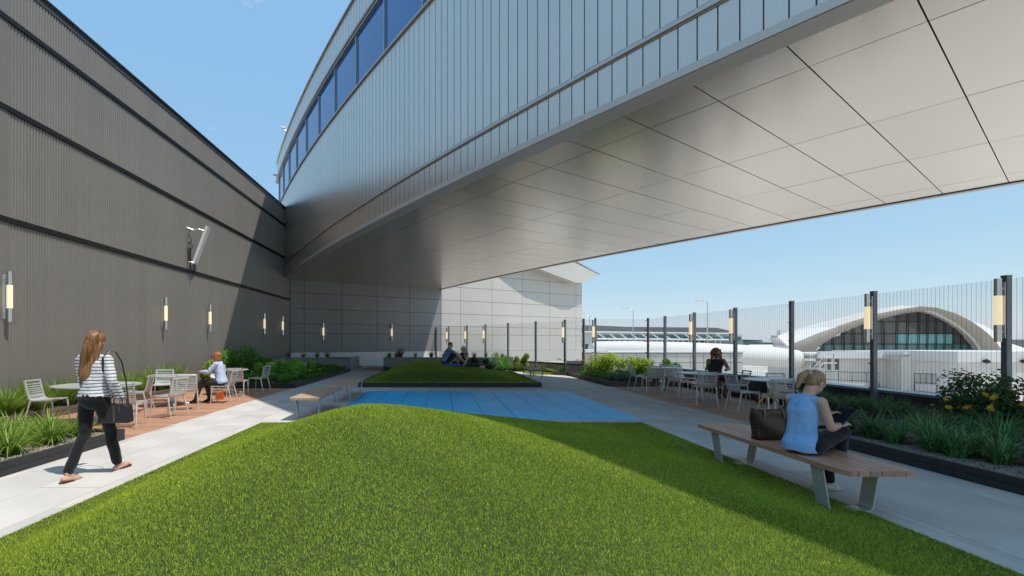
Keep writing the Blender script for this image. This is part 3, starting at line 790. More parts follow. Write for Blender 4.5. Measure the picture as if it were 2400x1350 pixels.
scatter([grass_mesh('blue_fescue', M_blueg, 130, .34, .008, (.2, 1.2), 4, 1.0, s, .07) for s in (41, 42)], grid(6.15, 8.2, 17.15, 18.3, .36, .34), 'blue_fescue', 'blue green tuft in the fence corner bed', 'grass', 'blue green tufts in the fence corner bed', .12, .85, 1.15, 0, (('left end', 'middle', 'right end'), ('front row', 'second row', 'back row')))
tuftm = [grass_mesh('grass_tuft', M_tuft, 160, .42, .010, (.2, 1.3), 5, 1.2, s, .06) for s in (51, 52)] + [grass_mesh('grass_tuft', M_midg, 120, .38, .012, (.1, .7), 4, .8, 53, .06)]
scatter(tuftm[:2], [(x, 26.15) for x in (-8.3, -7.5, -6.75, -6.2)], 'grass_tuft', 'small drooping grass tuft on top of the left concrete planter', 'grass tuft', 'tufts on the left concrete planter', .66, .8, 1.05)
scatter(tuftm, [(x + rnd.uniform(-.1, .1), 27.2) for x in (-2.9, -2.6, -1.4, -.6, .2, .75, 1.35, 1.9, 2.5, 2.95, 3.45)], 'grass_tuft', 'small bronze or green tuft on top of the right concrete planter', 'grass tuft', 'tufts on the right concrete planter', .64, .8, 1.15)
scatter(tuftm[:1], [(-2.35, 27.25)], 'grass_tuft', 'largest bronze grass tuft near the left end of the right concrete planter', 'grass tuft', None, .64, 1.7, 1.75)
# hostas: every big leaf is a part
hl = MB()
for k in range(6):
    t_ = k/5; w = .105*math.sin(math.pi*min(1, .12+t_*.88))**.7 if k < 5 else .002
    z = .16*math.sin(t_*2.2) - .06*t_*t_; x = .05 + .27*t_
    hl.v += [(x, -w, z+.018), (x, 0, z), (x, w, z+.018)]
for k in range(5):
    o_ = 3*k
    hl.f += [[o_, o_+1, o_+4, o_+3], [o_+1, o_+2, o_+5, o_+4]]; hl.mi += [0, 0]; hl.tone += [.5, .6]
hosta_leaf = hl.mesh('leaf', M_hosta); a_ = hosta_leaf.attributes.new('tone', 'FLOAT', 'FACE'); a_.data.foreach_set('value', hl.tone); hosta_leaf.shade_smooth()
for i, (x, y) in enumerate(grid(-7.9, -5.5, 18.7, 21.6, .72, .62, .15)):
    t = thing('hosta', 'broad leaved lime green hosta in the bed before the left concrete planter', 'hosta', (x, y, .12), rnd.uniform(0, 6.28), 'hostas in the left bed')
    for k in range(12):
        a = k*2.4 + rnd.uniform(-.2, .2); ring = k/12
        o = link('leaf', hosta_leaf, t, (0, 0, .05 + .22*(1-ring)), (rnd.uniform(-.2, .2), -.75 + .85*ring, a)); s = rnd.uniform(1.15, 1.6); o.scale = (s, s, s)
def cover(name, label, x0, x1, y0, y1, z, m, n, leaf, hmax, seed, cond=None):
    r = np.random.RandomState(seed); x = r.uniform(x0, x1, n); y = r.uniform(y0, y1, n)
    hh = hmax*(.55 + .45*np.sin(x*3.1+seed)*np.sin(y*2.7+seed)); zz = z + hh*np.sqrt(r.rand(n))
    c = np.stack([x, y, zz], 1); nrm = r.normal(size=(n, 3))*.6 + np.array([0, 0, .8]); nrm /= np.linalg.norm(nrm, axis=1)[:, None]
    u = np.cross(nrm, r.normal(size=(n, 3))); u /= np.linalg.norm(u, axis=1)[:, None]; v = np.cross(nrm, u); s = (leaf*r.uniform(.6, 1.2, n))[:, None]
    V = np.stack([c-u*s*.5, c+v*s*.3, c+u*s*.5, c-v*s*.3], 1).reshape(-1, 3); Fc = np.arange(4*n).reshape(n, 4)
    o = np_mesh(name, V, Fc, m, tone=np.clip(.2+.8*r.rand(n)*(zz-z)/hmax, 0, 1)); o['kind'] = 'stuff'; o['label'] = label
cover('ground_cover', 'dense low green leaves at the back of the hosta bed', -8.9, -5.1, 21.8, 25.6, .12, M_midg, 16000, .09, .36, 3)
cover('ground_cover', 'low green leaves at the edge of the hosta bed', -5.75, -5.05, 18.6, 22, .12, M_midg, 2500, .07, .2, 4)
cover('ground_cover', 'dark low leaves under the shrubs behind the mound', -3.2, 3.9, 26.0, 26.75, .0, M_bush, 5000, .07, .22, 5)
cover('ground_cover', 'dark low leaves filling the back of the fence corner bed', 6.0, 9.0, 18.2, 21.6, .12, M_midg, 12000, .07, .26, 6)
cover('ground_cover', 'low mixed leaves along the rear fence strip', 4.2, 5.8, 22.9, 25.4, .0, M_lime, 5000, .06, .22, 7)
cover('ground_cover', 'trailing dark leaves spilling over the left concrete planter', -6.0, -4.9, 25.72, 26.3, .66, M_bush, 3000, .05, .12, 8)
shrub('lime green bush behind the red haired woman', (-8.25, 16.9, .12), .50, .95, 1800, .10, M_lime, 71)
shrub('tall mid green bush against the shadowed wall', (-7.95, 19.0, .12), .95, 1.32, 6000, .085, M_midg, 72)
shrub('mid green bush on the right of the taller one by the hostas', (-7.3, 19.4, .12), .55, .95, 2600, .085, M_midg, 73)
for i, (x, r_, h_, w_) in enumerate(((1.75, .50, .78, 'left'), (2.5, .42, .72, 'middle'), (3.35, .62, .92, 'right'))):
    shrub('dark rounded bush before the right concrete planter, ' + w_ + ' of three', (x, 26.2, 0), r_, h_, 2200, .085, M_bush if i < 2 else M_midg, 80+i)
shrub('yellow green upright bush at the right end of the concrete planter', (4.25, 25.9, 0), .5, 1.15, 2300, .085, M_lime, 84)
shrub('large bright yellow green bush by the fence corner', (7.05, 20.6, .12), .85, .98, 5200, .08, M_lime, 85)
shrub('smaller yellow green bush right of the large one by the fence corner', (8.2, 20.2, .12), .68, .88, 3600, .08, M_lime, 86)
shrub('mid green bush behind the far table', (8.9, 19.0, .12), .45, .85, 1700, .08, M_midg, 87)
shrub('large dark leafy bush in the daylily bed near the fence', (8.35, 7.55, .12), .62, 1.02, 4200, .062, M_bush, 88)
shrub('dark leafy bush at the right edge near the fence post', (8.75, 6.55, .12), .42, .68, 2000, .062, M_bush, 89)
shrub('low leafy plant with round leaves before the nearest fence post', (8.6, 7.2, .12), .42, .52, 1100, .09, M_bush, 90)
for i, (x, y, n_) in enumerate(((5.0, 24.1, 'left'), (5.75, 23.1, 'middle'), (6.35, 21.9, 'right'))):
    t = thing('flowering_daylily', 'orange flowering daylily patch by the rear fence, ' + n_ + ' of three', 'daylily', (x, y, .1 if i else .0))
    link('leaves', lily[i], t)
    for q in range(7): link('flower', FM[0], t, (rnd.uniform(-.35, .35), rnd.uniform(-.3, .3), .55 + rnd.uniform(-.05, .12)), (rnd.uniform(-.15, .2), 0, rnd.uniform(0, 6)))
# ================================================================ FURNITURE
def make_bench(label, loc, rz, wood, cat='bench', group='backless wooden benches'):
    t = thing('bench', label, cat, loc, rz, group)
    L2 = 1.21; n = 6; w = .092; g = .007; tot = n*w + (n-1)*g
    for i in range(n):
        x = -tot/2 + i*(w+g); m = MB()
        off = .0; y0, y1 = -L2, L2
        if i == 0: pts = [(x+.03, y0+.0), (x+w, y0), (x+w, y1), (x+.03, y1), (x, y1-.10), (x, y0+.10)]
        elif i == n-1: pts = [(x, y0), (x+w-.03, y0), (x+w, y0+.10), (x+w, y1-.10), (x+w-.03, y1), (x, y1)]
        else: pts = [(x, y0), (x+w, y0), (x+w, y1), (x, y1)]
        m.prism(pts, .405, .45); o = m.build('seat_slat', wood, t)
    for s in (-1, 1):
        yc = s*.83; hw = .075; m = MB()
        prof = []   # bent flat bar, outer line in x-z
        outer = [(-.262, .404), (-.205, .05), (-.198, .028), (-.178, .010), (-.15, 0.002), (.15, .002), (.178, .010), (.198, .028), (.205, .05), (.262, .404)]
        inner = [(-.250, .404), (-.193, .055), (-.187, .036), (-.172, .022), (-.15, .014), (.15, .014), (.172, .022), (.187, .036), (.193, .055), (.250, .404)]
        vs = []
        for (xo, zo), (xi, zi) in zip(outer, inner):
            vs += [(xo, yc-hw, zo), (xo, yc+hw, zo), (xi, yc+hw, zi), (xi, yc-hw, zi)]
        fs = []
        for k in range(len(outer)-1):
            for q in range(4): fs.append((k*4+q, k*4+(q+1) % 4, k*4+4+(q+1) % 4, k*4+4+q))
        fs += [(3, 2, 1, 0), tuple(len(vs)-4+q for q in range(4))]
        m.add(vs, fs); m.box(-.25, .25, yc-.03, yc+.03, .385, .4045); m.build('leg', M_legm, t)
    m = MB(); m.box(-.02, .02, -.8, .8, .385, .4045); m.build('rail', M_legm, t)
    return t
BX = 3.69
make_bench('long wooden bench with the ponytail woman and brown tote bag on it', (BX, 5.26, 0), 0, M_benchw)
make_bench('wooden bench left of the blue field, nearest, half in sunlight', (-2.70, 10.62, 0), 0, M_benchl)
make_bench('wooden bench left of the blue field, the farther shaded one', (-2.62, 13.5, 0), 0, M_benchl)
make_bench('dark bench in the distance right of the rear mound', (3.75, 20.05, 0), 0, mat('dark_wood', (.10, .07, .055), .5, var=.2, objvar=.1))

def make_table(label, loc, r=.55, rz=0):
    t = thing('round_table', label, 'table', loc, rz, 'round metal cafe tables')
    m = MB(); m.tube([(0, 0, .712), (0, 0, .716), (0, 0, .732), (0, 0, .735)], [r-.012, r, r, r-.004], 48); o = m.build('table_top', M_chair, t); autosmooth(o.data, 30)
    m = MB(); m.tube([(0, 0, .09), (0, 0, .15), (0, 0, .70)], [.055, .04, .04], 16); m.box(-.14, .14, -.14, .14, .70, .7115); o = m.build('column', M_chair, t); autosmooth(o.data, 40)
    for k in range(4):
        a = k*math.pi/2 + .5; m = MB()
        m.tube([(0, 0, .11), (math.cos(a)*.15, math.sin(a)*.15, .075), (math.cos(a)*.36, math.sin(a)*.36, .035)], [.04, .03, .02], 8, flat=.7)
        m.tube([(math.cos(a)*.345, math.sin(a)*.345, 0.001), (math.cos(a)*.345, math.sin(a)*.345, .03)], [.022, .02], 8)
        o = m.build('foot', M_chair, t); autosmooth(o.data, 50)
    return t
def chair_profile(s):
    """side profile of the shell: s 0 front edge of seat .. 1 top of back; chair faces +Y"""
    pts = [(.225, .440), (.10, .436), (-.05, .428), (-.145, .430), (-.195, .462), (-.222, .53), (-.252, .66), (-.285, .815)]
    x = s*(len(pts)-1); i = min(int(x), len(pts)-2); f = x - i
    return Vector((0, pts[i][0]*(1-f)+pts[i+1][0]*f, pts[i][1]*(1-f)+pts[i+1][1]*f))
chair_parts = []
def build_chair_parts():
    w = .225
    m = MB()  # two side rails + top and front rail, following the profile
    for sg in (-1, 1):
        vs = []; n = 28
        for i in range(n+1):
            s = i/n; p = chair_profile(s); q = (chair_profile(min(1, s+.02)) - chair_profile(max(0, s-.02))).normalized(); nn = Vector((0, -q.z, q.y))*.011
            taper = 1 - .06*s
            for (dx, k) in ((0, -1), (-.034, -1), (-.034, 1), (0, 1)):
                vs.append(Vector((sg*(w*taper + dx), 0, 0)) + p + nn*k)
        fs = []
        for i in range(n):
            for k in range(4): fs.append((i*4+k, i*4+(k+1) % 4, i*4+4+(k+1) % 4, i*4+4+k))
        fs += [(3, 2, 1, 0), (n*4, n*4+1, n*4+2, n*4+3)]
        m.add(vs, fs)
    p = chair_profile(1.0); m.tube([(-w*.94+.036, p.y, p.z-.018), (0, p.y-.012, p.z-.018), (w*.94-.036, p.y, p.z-.018)], .018, 6, flat=.55, up=(0, 1, 0))
    p = chair_profile(0.0); m.tube([(-w+.036, p.y-.01, p.z), (0, p.y-.01, p.z-.004), (w-.036, p.y-.01, p.z)], .012, 6)
    me = m.mesh('frame', M_chair); autosmooth(me, 45); chair_parts.append(('frame', me))
    for i in range(22):
        s = .055 + i*.0415
        if s > .955: break
        p = chair_profile(s); q = (chair_profile(s+.01) - chair_profile(s-.01)).normalized(); nn = Vector((0, -q.z, q.y))
        bow = .018 if s > .6 else .010
        vs = []; K = 6
        for k in range(K+1):
            u = -1 + 2*k/K; ww = w*(1-.06*s) - .036
            c = p + Vector((u*ww, 0, 0)) - nn*(-bow*(1-u*u) if s > .6 else bow*(1-u*u))
            c = p + Vector((u*ww, 0, 0)) + (Vector((0, -bow*(1-u*u), 0)) if s > .6 else Vector((0, 0, -bow*(1-u*u))))
            for (a, b_) in ((-.0095, -.004), (.0095, -.004), (.0095, .004), (-.0095, .004)): vs.append(c + q*a + nn*b_)
        fs = []
        for k in range(K):
            for j in range(4): fs.append((k*4+j, k*4+(j+1) % 4, k*4+4+(j+1) % 4, k*4+4+j))
        mm = MB().add(vs, fs); chair_parts.append(('slat', mm.mesh('slat', M_chair)))
    for sg in (-1, 1):
        m = MB(); m.tube([(sg*.205, .195, .435), (sg*.213, .215, .40), (sg*.228, .245, .0015)], [.017, .0155, .010], 8); me = m.mesh('leg', M_chair); autosmooth(me, 50); chair_parts.append(('leg', me))
        m = MB(); m.tube([(sg*.207, -.165, .445), (sg*.214, -.185, .38), (sg*.232, -.275, .0015)], [.022, .017, .010], 8); me = m.mesh('leg', M_chair); autosmooth(me, 50); chair_parts.append(('leg', me))
build_chair_parts()
def chair(label, x, y, face, z=0):
    """face = (dx, dy) direction the chair faces"""
    rz = math.atan2(face[1], face[0]) - math.pi/2
    t = thing('slatted_chair', label, 'chair', (x, y, z), rz, 'slatted aluminium cafe chairs')
    for nme, me in chair_parts: link(nme, me, t)
    return t
# left deck
make_table('sunlit round table behind the walking woman', (-6.55, 9.2, 0), .72, .3)
make_table('sunlit round table before the red haired woman', (-6.55, 11.75, 0), .55, .1)
make_table('farthest round table on the sunny deck near the hostas', (-6.3, 14.35, 0), .52, .2)
chair('leftmost sunlit chair on the deck, facing right beside the grasses', -7.62, 9.35, (1, .1))
chair('sunlit chair seen from behind, just right of the walking woman', -5.72, 8.78, (-.25, 1))
chair('sunlit chair facing left, second to the right of the walking woman', -5.62, 9.95, (-1, .25))
chair('sunlit chair behind the first table, turned towards it beside the wall grasses', -6.75, 10.72, (-.9, -.25))
chair('white lit chair facing the camera behind the second table', -7.25, 12.55, (.35, -1))
chair('sunlit chair seen from behind in front of the red haired woman', -5.83, 11.05, (-.45, .9))
chair('chair under the red haired woman in the blue shirt', -5.55, 12.3, (-1, -.08))
chair('sunlit chair with its back turned in front of the farthest left table', -5.85, 13.85, (-.12, 1))
chair('half shaded chair facing left, farthest on the left deck', -5.68, 15.0, (-1, .15))
chair('chair facing the camera left of the farthest left table', -7.0, 15.2, (.5, -.8))
# right deck
make_table('far shaded round table before the yellow green bushes', (7.15, 15.6, 0), .55, .4)
make_table('shaded round table with the laptop woman', (6.85, 12.75, 0), .60, .75)
make_table('nearest shaded round table behind the ponytail woman', (7.2, 10.45, 0), .60, .2)
chair('pale chair facing right, farthest left on the shaded deck', 6.45, 15.85, (1, .05))
chair('dark shaded chair seen from behind before the far right table', 6.5, 15.0, (.08, 1))
chair('shaded chair facing the camera behind the far right table', 7.6, 16.2, (-.1, -1))
chair('pale chair facing right between the two farther right tables', 6.7, 13.65, (1, .35))
chair('small shaded chair left of the curly haired woman', 7.5, 14.9, (.5, -.9))
chair('shaded chair seen from behind in front of the laptop table', 6.55, 12.05, (.3, 1))
chair('empty chair facing left beside the curly haired woman', 7.62, 12.55, (-1, .1))
chair('chair the curly haired woman sits on', 7.78, 13.75, (-.3, -1))
chair('pale chair facing right before the dark red bag', 6.72, 10.8, (1, .05))
chair('nearest shaded chair seen from behind, left of the ponytail woman', 6.72, 9.72, (.22, 1))
chair('bluish shaded chair half hidden behind the ponytail woman', 7.85, 11.15, (-.1, -1))

# ================================================================ PEOPLE
SK1 = mat('skin_fair', (.62, .37, .27), .5, var=.05, vscale=20); SK2 = mat('skin_tan', (.52, .29, .19), .5, var=.05, vscale=20); SK3 = mat('skin_brown', (.30, .15, .09), .45, var=.05, vscale=20)
def cloth(name, c, var=.12, vs=14, rough=.85, bump=.25, bs=28): return mat(name, c, rough, var=var, vscale=vs, bump=bump, bscale=bs, spec=.25, sheen=.2)
def striped():
    m = bpy.data.materials.new('striped_knit'); m.use_nodes = True; nt = m.node_tree; L = nt.links.new; p = nt.nodes['Principled BSDF']; p.inputs['Roughness'].default_value = .9
    t = N(nt, 'ShaderNodeTexCoord'); sx = N(nt, 'ShaderNodeSeparateXYZ'); L(t.outputs['Object'], sx.inputs[0])
    ns = N(nt, 'ShaderNodeTexNoise'); ns.inputs['Scale'].default_value = 5; L(t.outputs['Object'], ns.inputs['Vector'])
    a = N(nt, 'ShaderNodeMath', operation='MULTIPLY_ADD'); a.inputs[1].default_value = .022; L(ns.outputs['Fac'], a.inputs[0]); L(sx.outputs['Z'], a.inputs[2])
    b = N(nt, 'ShaderNodeMath', operation='MODULO'); b.inputs[1].default_value = .037; L(a.outputs[0], b.inputs[0])
    c = N(nt, 'ShaderNodeMath', operation='LESS_THAN'); c.inputs[1].default_value = .0095; L(b.outputs[0], c.inputs[0])
    mx = N(nt, 'ShaderNodeMix', data_type='RGBA'); mx.inputs['A'].default_value = (.74, .73, .74, 1); mx.inputs['B'].default_value = (.035, .03, .045, 1); L(c.outputs[0], mx.inputs['Factor']); L(mx.outputs['Result'], p.inputs['Base Color'])
    n2 = N(nt, 'ShaderNodeTexNoise'); n2.inputs['Scale'].default_value = 18; bm = N(nt, 'ShaderNodeBump'); bm.inputs['Strength'].default_value = .3; bm.inputs['Distance'].default_value = .02; L(t.outputs['Object'], n2.inputs['Vector']); L(n2.outputs['Fac'], bm.inputs['Height']); L(bm.outputs[0], p.inputs['Normal'])
    return m
def hairmat(name, c1, c2):
    return mat(name, c1, .42, var=0, vscale=9, col2=c2, bump=.5, bscale=22, stretch=(6, 6, .6), spec=.5)
M_black = cloth('black_cloth', (.009, .008, .010)); M_denim = mat('chambray', (.20, .42, .74), .9, var=0, vscale=7, col2=(.34, .56, .86), bump=.35, bscale=16, spec=.2)
M_sole = mat('sole', (.03, .02, .02), .7); M_lens = mat('dark_lens', (.01, .01, .01), .1); M_eye = mat('eye_white', (.7, .68, .65), .3); M_lip = mat('lips', (.45, .14, .12), .5)
M_brown = mat('sandal_leather', (.12, .05, .03), .6)
V3 = Vector
def lerp(a, b, t): return V3(a)*(1-t) + V3(b)*t
def frame(u, f):
    """matrix with columns right, forward, up from up-vector u and rough forward f"""
    u = V3(u).normalized(); f = V3(f); r = f.cross(u).normalized(); f = u.cross(r).normalized()
    return Matrix((r, f, u)).transposed()
def add_hand(mb, w, d, nrm, side, curl=.35, sc=1.0, spread=.12):
    """palm and five fingers. w wrist, d direction of the hand, nrm back-of-hand normal, side +1 when the thumb is on d x nrm side"""
    d = V3(d).normalized(); nrm = V3(nrm); nrm = (nrm - d*nrm.dot(d)).normalized(); s = d.cross(nrm)*side
    w = V3(w); pc = w + d*.045*sc
    Mx = Matrix((s, d, nrm)).transposed(); mb.ell(pc, (.038*sc, .050*sc, .015*sc), Mx, 12, 10)
    mb.cap(w - d*.02, w + d*.02*sc, .024*sc, .026*sc, 10, flat=.75, up=nrm)
    for i, (o, L, r) in enumerate(((.028, .066, .0088), (.0095, .075, .0090), (-.010, .070, .0086), (-.027, .056, .0078))):
        b = w + d*.082*sc + s*o*sc; dd = (d + s*(o*spread/.02*.5)).normalized(); c = curl*(1 + .12*i)
        p1 = b + (dd*math.cos(c*.6) - nrm*math.sin(c*.6))*L*.45*sc
        p2 = p1 + (dd*math.cos(c*1.5) - nrm*math.sin(c*1.5))*L*.32*sc
        p3 = p2 + (dd*math.cos(c*2.2) - nrm*math.sin(c*2.2))*L*.26*sc
        mb.cap(b - dd*.02*sc, p1, r*1.1*sc, r*sc, 8); mb.cap(p1, p2, r*sc, r*.93*sc, 8); mb.cap(p2, p3, r*.93*sc, r*.8*sc, 8)
    b = w + d*.022*sc + s*.026*sc - nrm*.004; p1 = b + (d*.7 + s*.75 - nrm*.25).normalized()*.036*sc; p2 = p1 + (d*.95 + s*.25 - nrm*.2).normalized()*.030*sc
    mb.cap(b, p1, .013*sc, .0105*sc, 8); mb.cap(p1, p2, .0105*sc, .0085*sc, 8)
def add_foot(mb, ankle, toe_dir, sc=1.0, shoe=0.0, pitch=0.0):
    a = V3(ankle); d = V3(toe_dir); d = d.normalized(); up = V3((0, 0, 1)); up = (up - d*up.dot(d)).normalized()
    heel = a - up*.055*sc - d*.035*sc; ball = a - up*.062*sc + d*.115*sc; toe = a - up*.070*sc + d*.165*sc
    r = shoe
    mb.cap(heel, ball, .033*sc+r, .036*sc+r, 12, flat=.9, up=up); mb.cap(ball, toe, .036*sc+r, .024*sc+r, 12, flat=.62, up=up)
    mb.cap(a, a + d*.05*sc - up*.035*sc, .036*sc+r, .034*sc+r, 12)
def loft(mb, rings, n=20):
    """closed tube through elliptical rings (centre, matrix, rx, ry)"""
    vs = []; m = len(rings)
    for c, Mx, rx, ry in rings:
        for k in range(n): a = 2*math.pi*k/n; vs.append(V3(c) + Mx @ V3((rx*math.cos(a), ry*math.sin(a), 0)))
    fs = [(i*n+k, i*n+(k+1) % n, (i+1)*n+(k+1) % n, (i+1)*n+k) for i in range(m-1) for k in range(n)] + [tuple(reversed(range(n))), tuple(range((m-1)*n, m*n))]
    mb.add(vs, fs)
def torso(mb, J, g=0.0, bust=0.0, waist=None, hem=None, cut=None):
    P, C, Nk = V3(J['pelvis']), V3(J['chest']), V3(J['neck']); sh = (V3(J['shR']) - V3(J['shL'])).normalized(); hp = (V3(J['hipR']) - V3(J['hipL'])).normalized()
    w = J.get('w', 1.0)
    def fr(u, r):
        u = V3(u).normalized(); r = V3(r); r = (r - u*r.dot(u)).normalized(); f = u.cross(r); return Matrix((r, f, u)).transposed()
    Mp = fr(C - P, hp); Mc = fr(Nk - C, sh); Mm = fr((C-P).normalized() + (Nk-C).normalized(), hp + sh)
    wr = waist or (.122, .090); rings = []
    low = P + (P - C).normalized()*.10
    if hem: rings += [(P + (P-C).normalized()*hem[2], Mp, hem[0]*w, hem[1]*w)]
    else: rings += [(low, Mp, .09*w+g, .07*w+g)]
    rings += [(P, Mp, (max(.158, hem[0]) if hem else .158)*w+g, (max(.114, hem[1]*.97) if hem else .114)*w+g), (lerp(P, C, .3), Mp, (wr[0]*.6+.158*.4)*w+g, (wr[1]*.6+.114*.4)*w+g), (lerp(P, C, .58), Mp, wr[0]*w+g, wr[1]*w+g), (lerp(P, C, .85), Mm, (.137+(wr[0]-.122)*.5)*w+g, .100*w+g),
              (C, Mc, .148*w+g, .106*w+g), (lerp(C, Nk, .35), Mc, .152*w+g, .102*w+g), (lerp(C, Nk, .62), Mc, .142*w+g*.8, .085*w+g*.8), (lerp(C, Nk, .82), Mc, .10*w+g*.6, .068+g*.6)]
    if not cut: rings.append((Nk, Mc, .056+g*.4, .054+g*.4))
    loft(mb, rings)
    if bust:
        f = Mc @ V3((0, 1, 0))
        for s in (-1, 1): mb.ell(C + Mc @ V3((s*.066, .062, .02)), (.062*bust+g, .055*bust+g, .062*bust+g))
    for k in ('shL', 'shR'):
        S_ = V3(J[k]); mb.cap(lerp(C, Nk, .72), lerp(lerp(C, Nk, .72), S_, .88), .058+g*.7, .046+g*.7, 12)
def arms(mb, J, g=0.0, frac=2.0, which='LR', sc=1.0):
    a = J.get('aw', 1.0)
    for k in which:
        s, e, w = V3(J['sh'+k]), V3(J['el'+k]), V3(J['wr'+k])
        r0, r1, r2, r3 = .050*a, .039*a, .040*a, .0245*a
        if frac <= 1:
            mb.cap(s, lerp(s, e, frac), r0+g, r0+(r1-r0)*frac+g*1.3, 14)
        else:
            mb.cap(s, e, r0+g, r1+g, 14); f = frac-1
            q = lerp(e, w, min(f, .35)); mb.cap(e, q, r1+g, r2+g, 14)
            if f > .35: mb.cap(q, lerp(e, w, f), r2+g, r2+(r3-r2)*(f-.35)/.65+g, 14)
def legs(mb, J, g=0.0, frac=2.0, which='LR', cuff=0.0):
    a = J.get('lw', 1.0)
    for k in which:
        h, kn, an = V3(J['hip'+k]), V3(J['kn'+k]), V3(J['an'+k])
        if frac <= 1:
            mb.cap(h, lerp(h, kn, frac), .084*a+g, .084*a+(.056-.084)*a*frac+g*1.5, 16)
        else:
            mb.cap(h, lerp(h, kn, .5), .086*a+g, .072*a+g, 16); mb.cap(lerp(h, kn, .5), kn, .072*a+g, .056*a+g, 16)
            f = frac-1; q = lerp(kn, an, min(f, .32)); back = V3(J.get('calf'+k, (0, -.012, 0)))
            mb.cap(kn, q + back*(1 if f >= .32 else .5), .056*a+g, .056*a+g, 16)
            if f > .32: mb.cap(q + back, lerp(kn, an, f), .056*a+g, .056*a+(.034-.056*a)*(f-.32)/.68+g+cuff, 16)
def head(mb, J, sc=1.0, ears=True):
    """face points along J['face'], crown along J['crown']"""
    c = V3(J['head']); M = frame(J.get('crown', (0, 0, 1)), J.get('face', (0, 1, 0)))
    def L(x, y, z): return c + M @ V3((x, y, z))*sc
    mb.ell(L(0, -.012, .025), (.074*sc, .093*sc, .088*sc), M); mb.ell(L(0, .022, -.035), (.058*sc, .066*sc, .075*sc), M)
    mb.cap(L(0, .05, -.088), L(0, .062, -.080), .022*sc, .018*sc, 10)      # chin
    mb.cap(L(0, .083, .010), L(0, .103, -.026), .008*sc, .0125*sc, 8)      # nose
    mb.ell(L(0, .082, -.058), (.022*sc, .010*sc, .009*sc), M, 10, 8)        # mouth
    for s in (-1, 1):
        mb.ell(L(s*.034, .070, .022), (.020*sc, .014*sc, .008*sc), M, 10, 8)  # brow
        if ears: mb.ell(L(s*.075, -.005, -.008), (.008*sc, .018*sc, .030*sc), M, 10, 8)
    mb.cap(L(0, -.02, -.05), V3(J['neck']) - V3((0, 0, .02)), .050*sc, .054*sc, 14)
    return L, M
def face_bits(t, J, sc=1.0, shades=True):
    c = V3(J['head']); M = frame(J.get('crown', (0, 0, 1)), J.get('face', (0, 1, 0)))
    def L(x, y, z): return c + M @ V3((x, y, z))*sc
    m = MB()
    for s in (-1, 1): m.ell(L(s*.031, .076, .006), (.012, .009, .008), M, 10, 8)
    m.build('eyes', M_eye, t, smooth=True)
    m = MB(); m.ell(L(0, .087, -.058), (.023, .008, .0075), M, 12, 8); m.build('mouth', M_lip, t, smooth=True)
    if shades:
        m = MB()
        for s in (-1, 1):
            m.ell(L(s*.034, .094, .006), (.029, .008, .021), M, 14, 8); m.tube([L(s*.06, .088, .012), L(s*.079, .01, .008)], .0035, 6)
        m.tube([L(-.012, .10, .01), L(.012, .10, .01)], .004, 6); m.build('sunglasses', M_lens, t, smooth=True)
def strands(t, name, m, roots, n, w, seed):
    """thin hair ribbons. roots: function(r) -> list of points"""
    r = np.random.RandomState(seed); b = MB()
    for i in range(n):
        p = roots(r); vs = []
        for k, q in enumerate(p):
            tt = (p[min(k+1, len(p)-1)] - p[max(k-1, 0)]).normalized(); s = tt.cross(V3((r.uniform(-.4, .4), 1, r.uniform(-.2, .2)))).normalized(); ww = w*(1 - (k/(len(p)-1))**2*.8)
            vs += [q - s*ww, q + s*ww]
        b.add(vs, [(2*k, 2*k+1, 2*k+3, 2*k+2) for k in range(len(p)-1)])
    return b.build(name, m, t, smooth=True)

# ---- walking woman (seen from behind)
t = thing('person', 'woman with long light brown hair walking away in a striped top and black trousers', 'person', (-4.0, 5.56, 0), R(-4))
J = dict(pelvis=(0, 0, .90), chest=(.0, .01, 1.20), neck=(.005, .015, 1.395), head=(.01, .03, 1.54), shL=(-.158, .0, 1.335), shR=(.158, .01, 1.335),
         elL=(-.215, .07, 1.10), wrL=(-.15, .24, .98), elR=(.235, -.03, 1.095), wrR=(.255, .10, .88), hipL=(-.085, 0, .87), hipR=(.085, .0, .87),
         knL=(-.09, -.03, .475), knR=(.075, .16, .475), anL=(-.085, -.27, .095), anR=(.07, .27, .085), w=.97)
J['crown'] = (0, 0, 1); J['face'] = (-.12, 1, -.05)
m = MB(); head(m, J, .98); torso(m, J, -.012); arms(m, J, -.004); legs(m, J, -.006)
add_foot(m, J['anL'], (.12, 1, -.10), .98); add_foot(m, J['anR'], (.12, 1, .12), .98)
add_hand(m, J['wrR'], (.10, .25, -1), (1, .0, .1), 1, .9); add_hand(m, J['wrL'], (.3, .9, .1), (0, -.1, 1), 1, .5)
remesh(m, 'body', SK1, t, .0065, 3)
face_bits(t, J, .98, False)
m = MB(); torso(m, J, .014, waist=(.145, .108), hem=(.176, .134, -.015)); arms(m, J, .011, 1.9)
P = V3(J['pelvis'])
remesh(m, 'striped_top', striped(), t, .008, 9, folds=.010, seed=1)
m = MB(); m.ell(P + V3((0, -.012, -.01)), (.158, .128, .125)); legs(m, J, .006, 1.93, cuff=.012); remesh(m, 'trousers', M_black, t, .008, 3, folds=.007, seed=2)
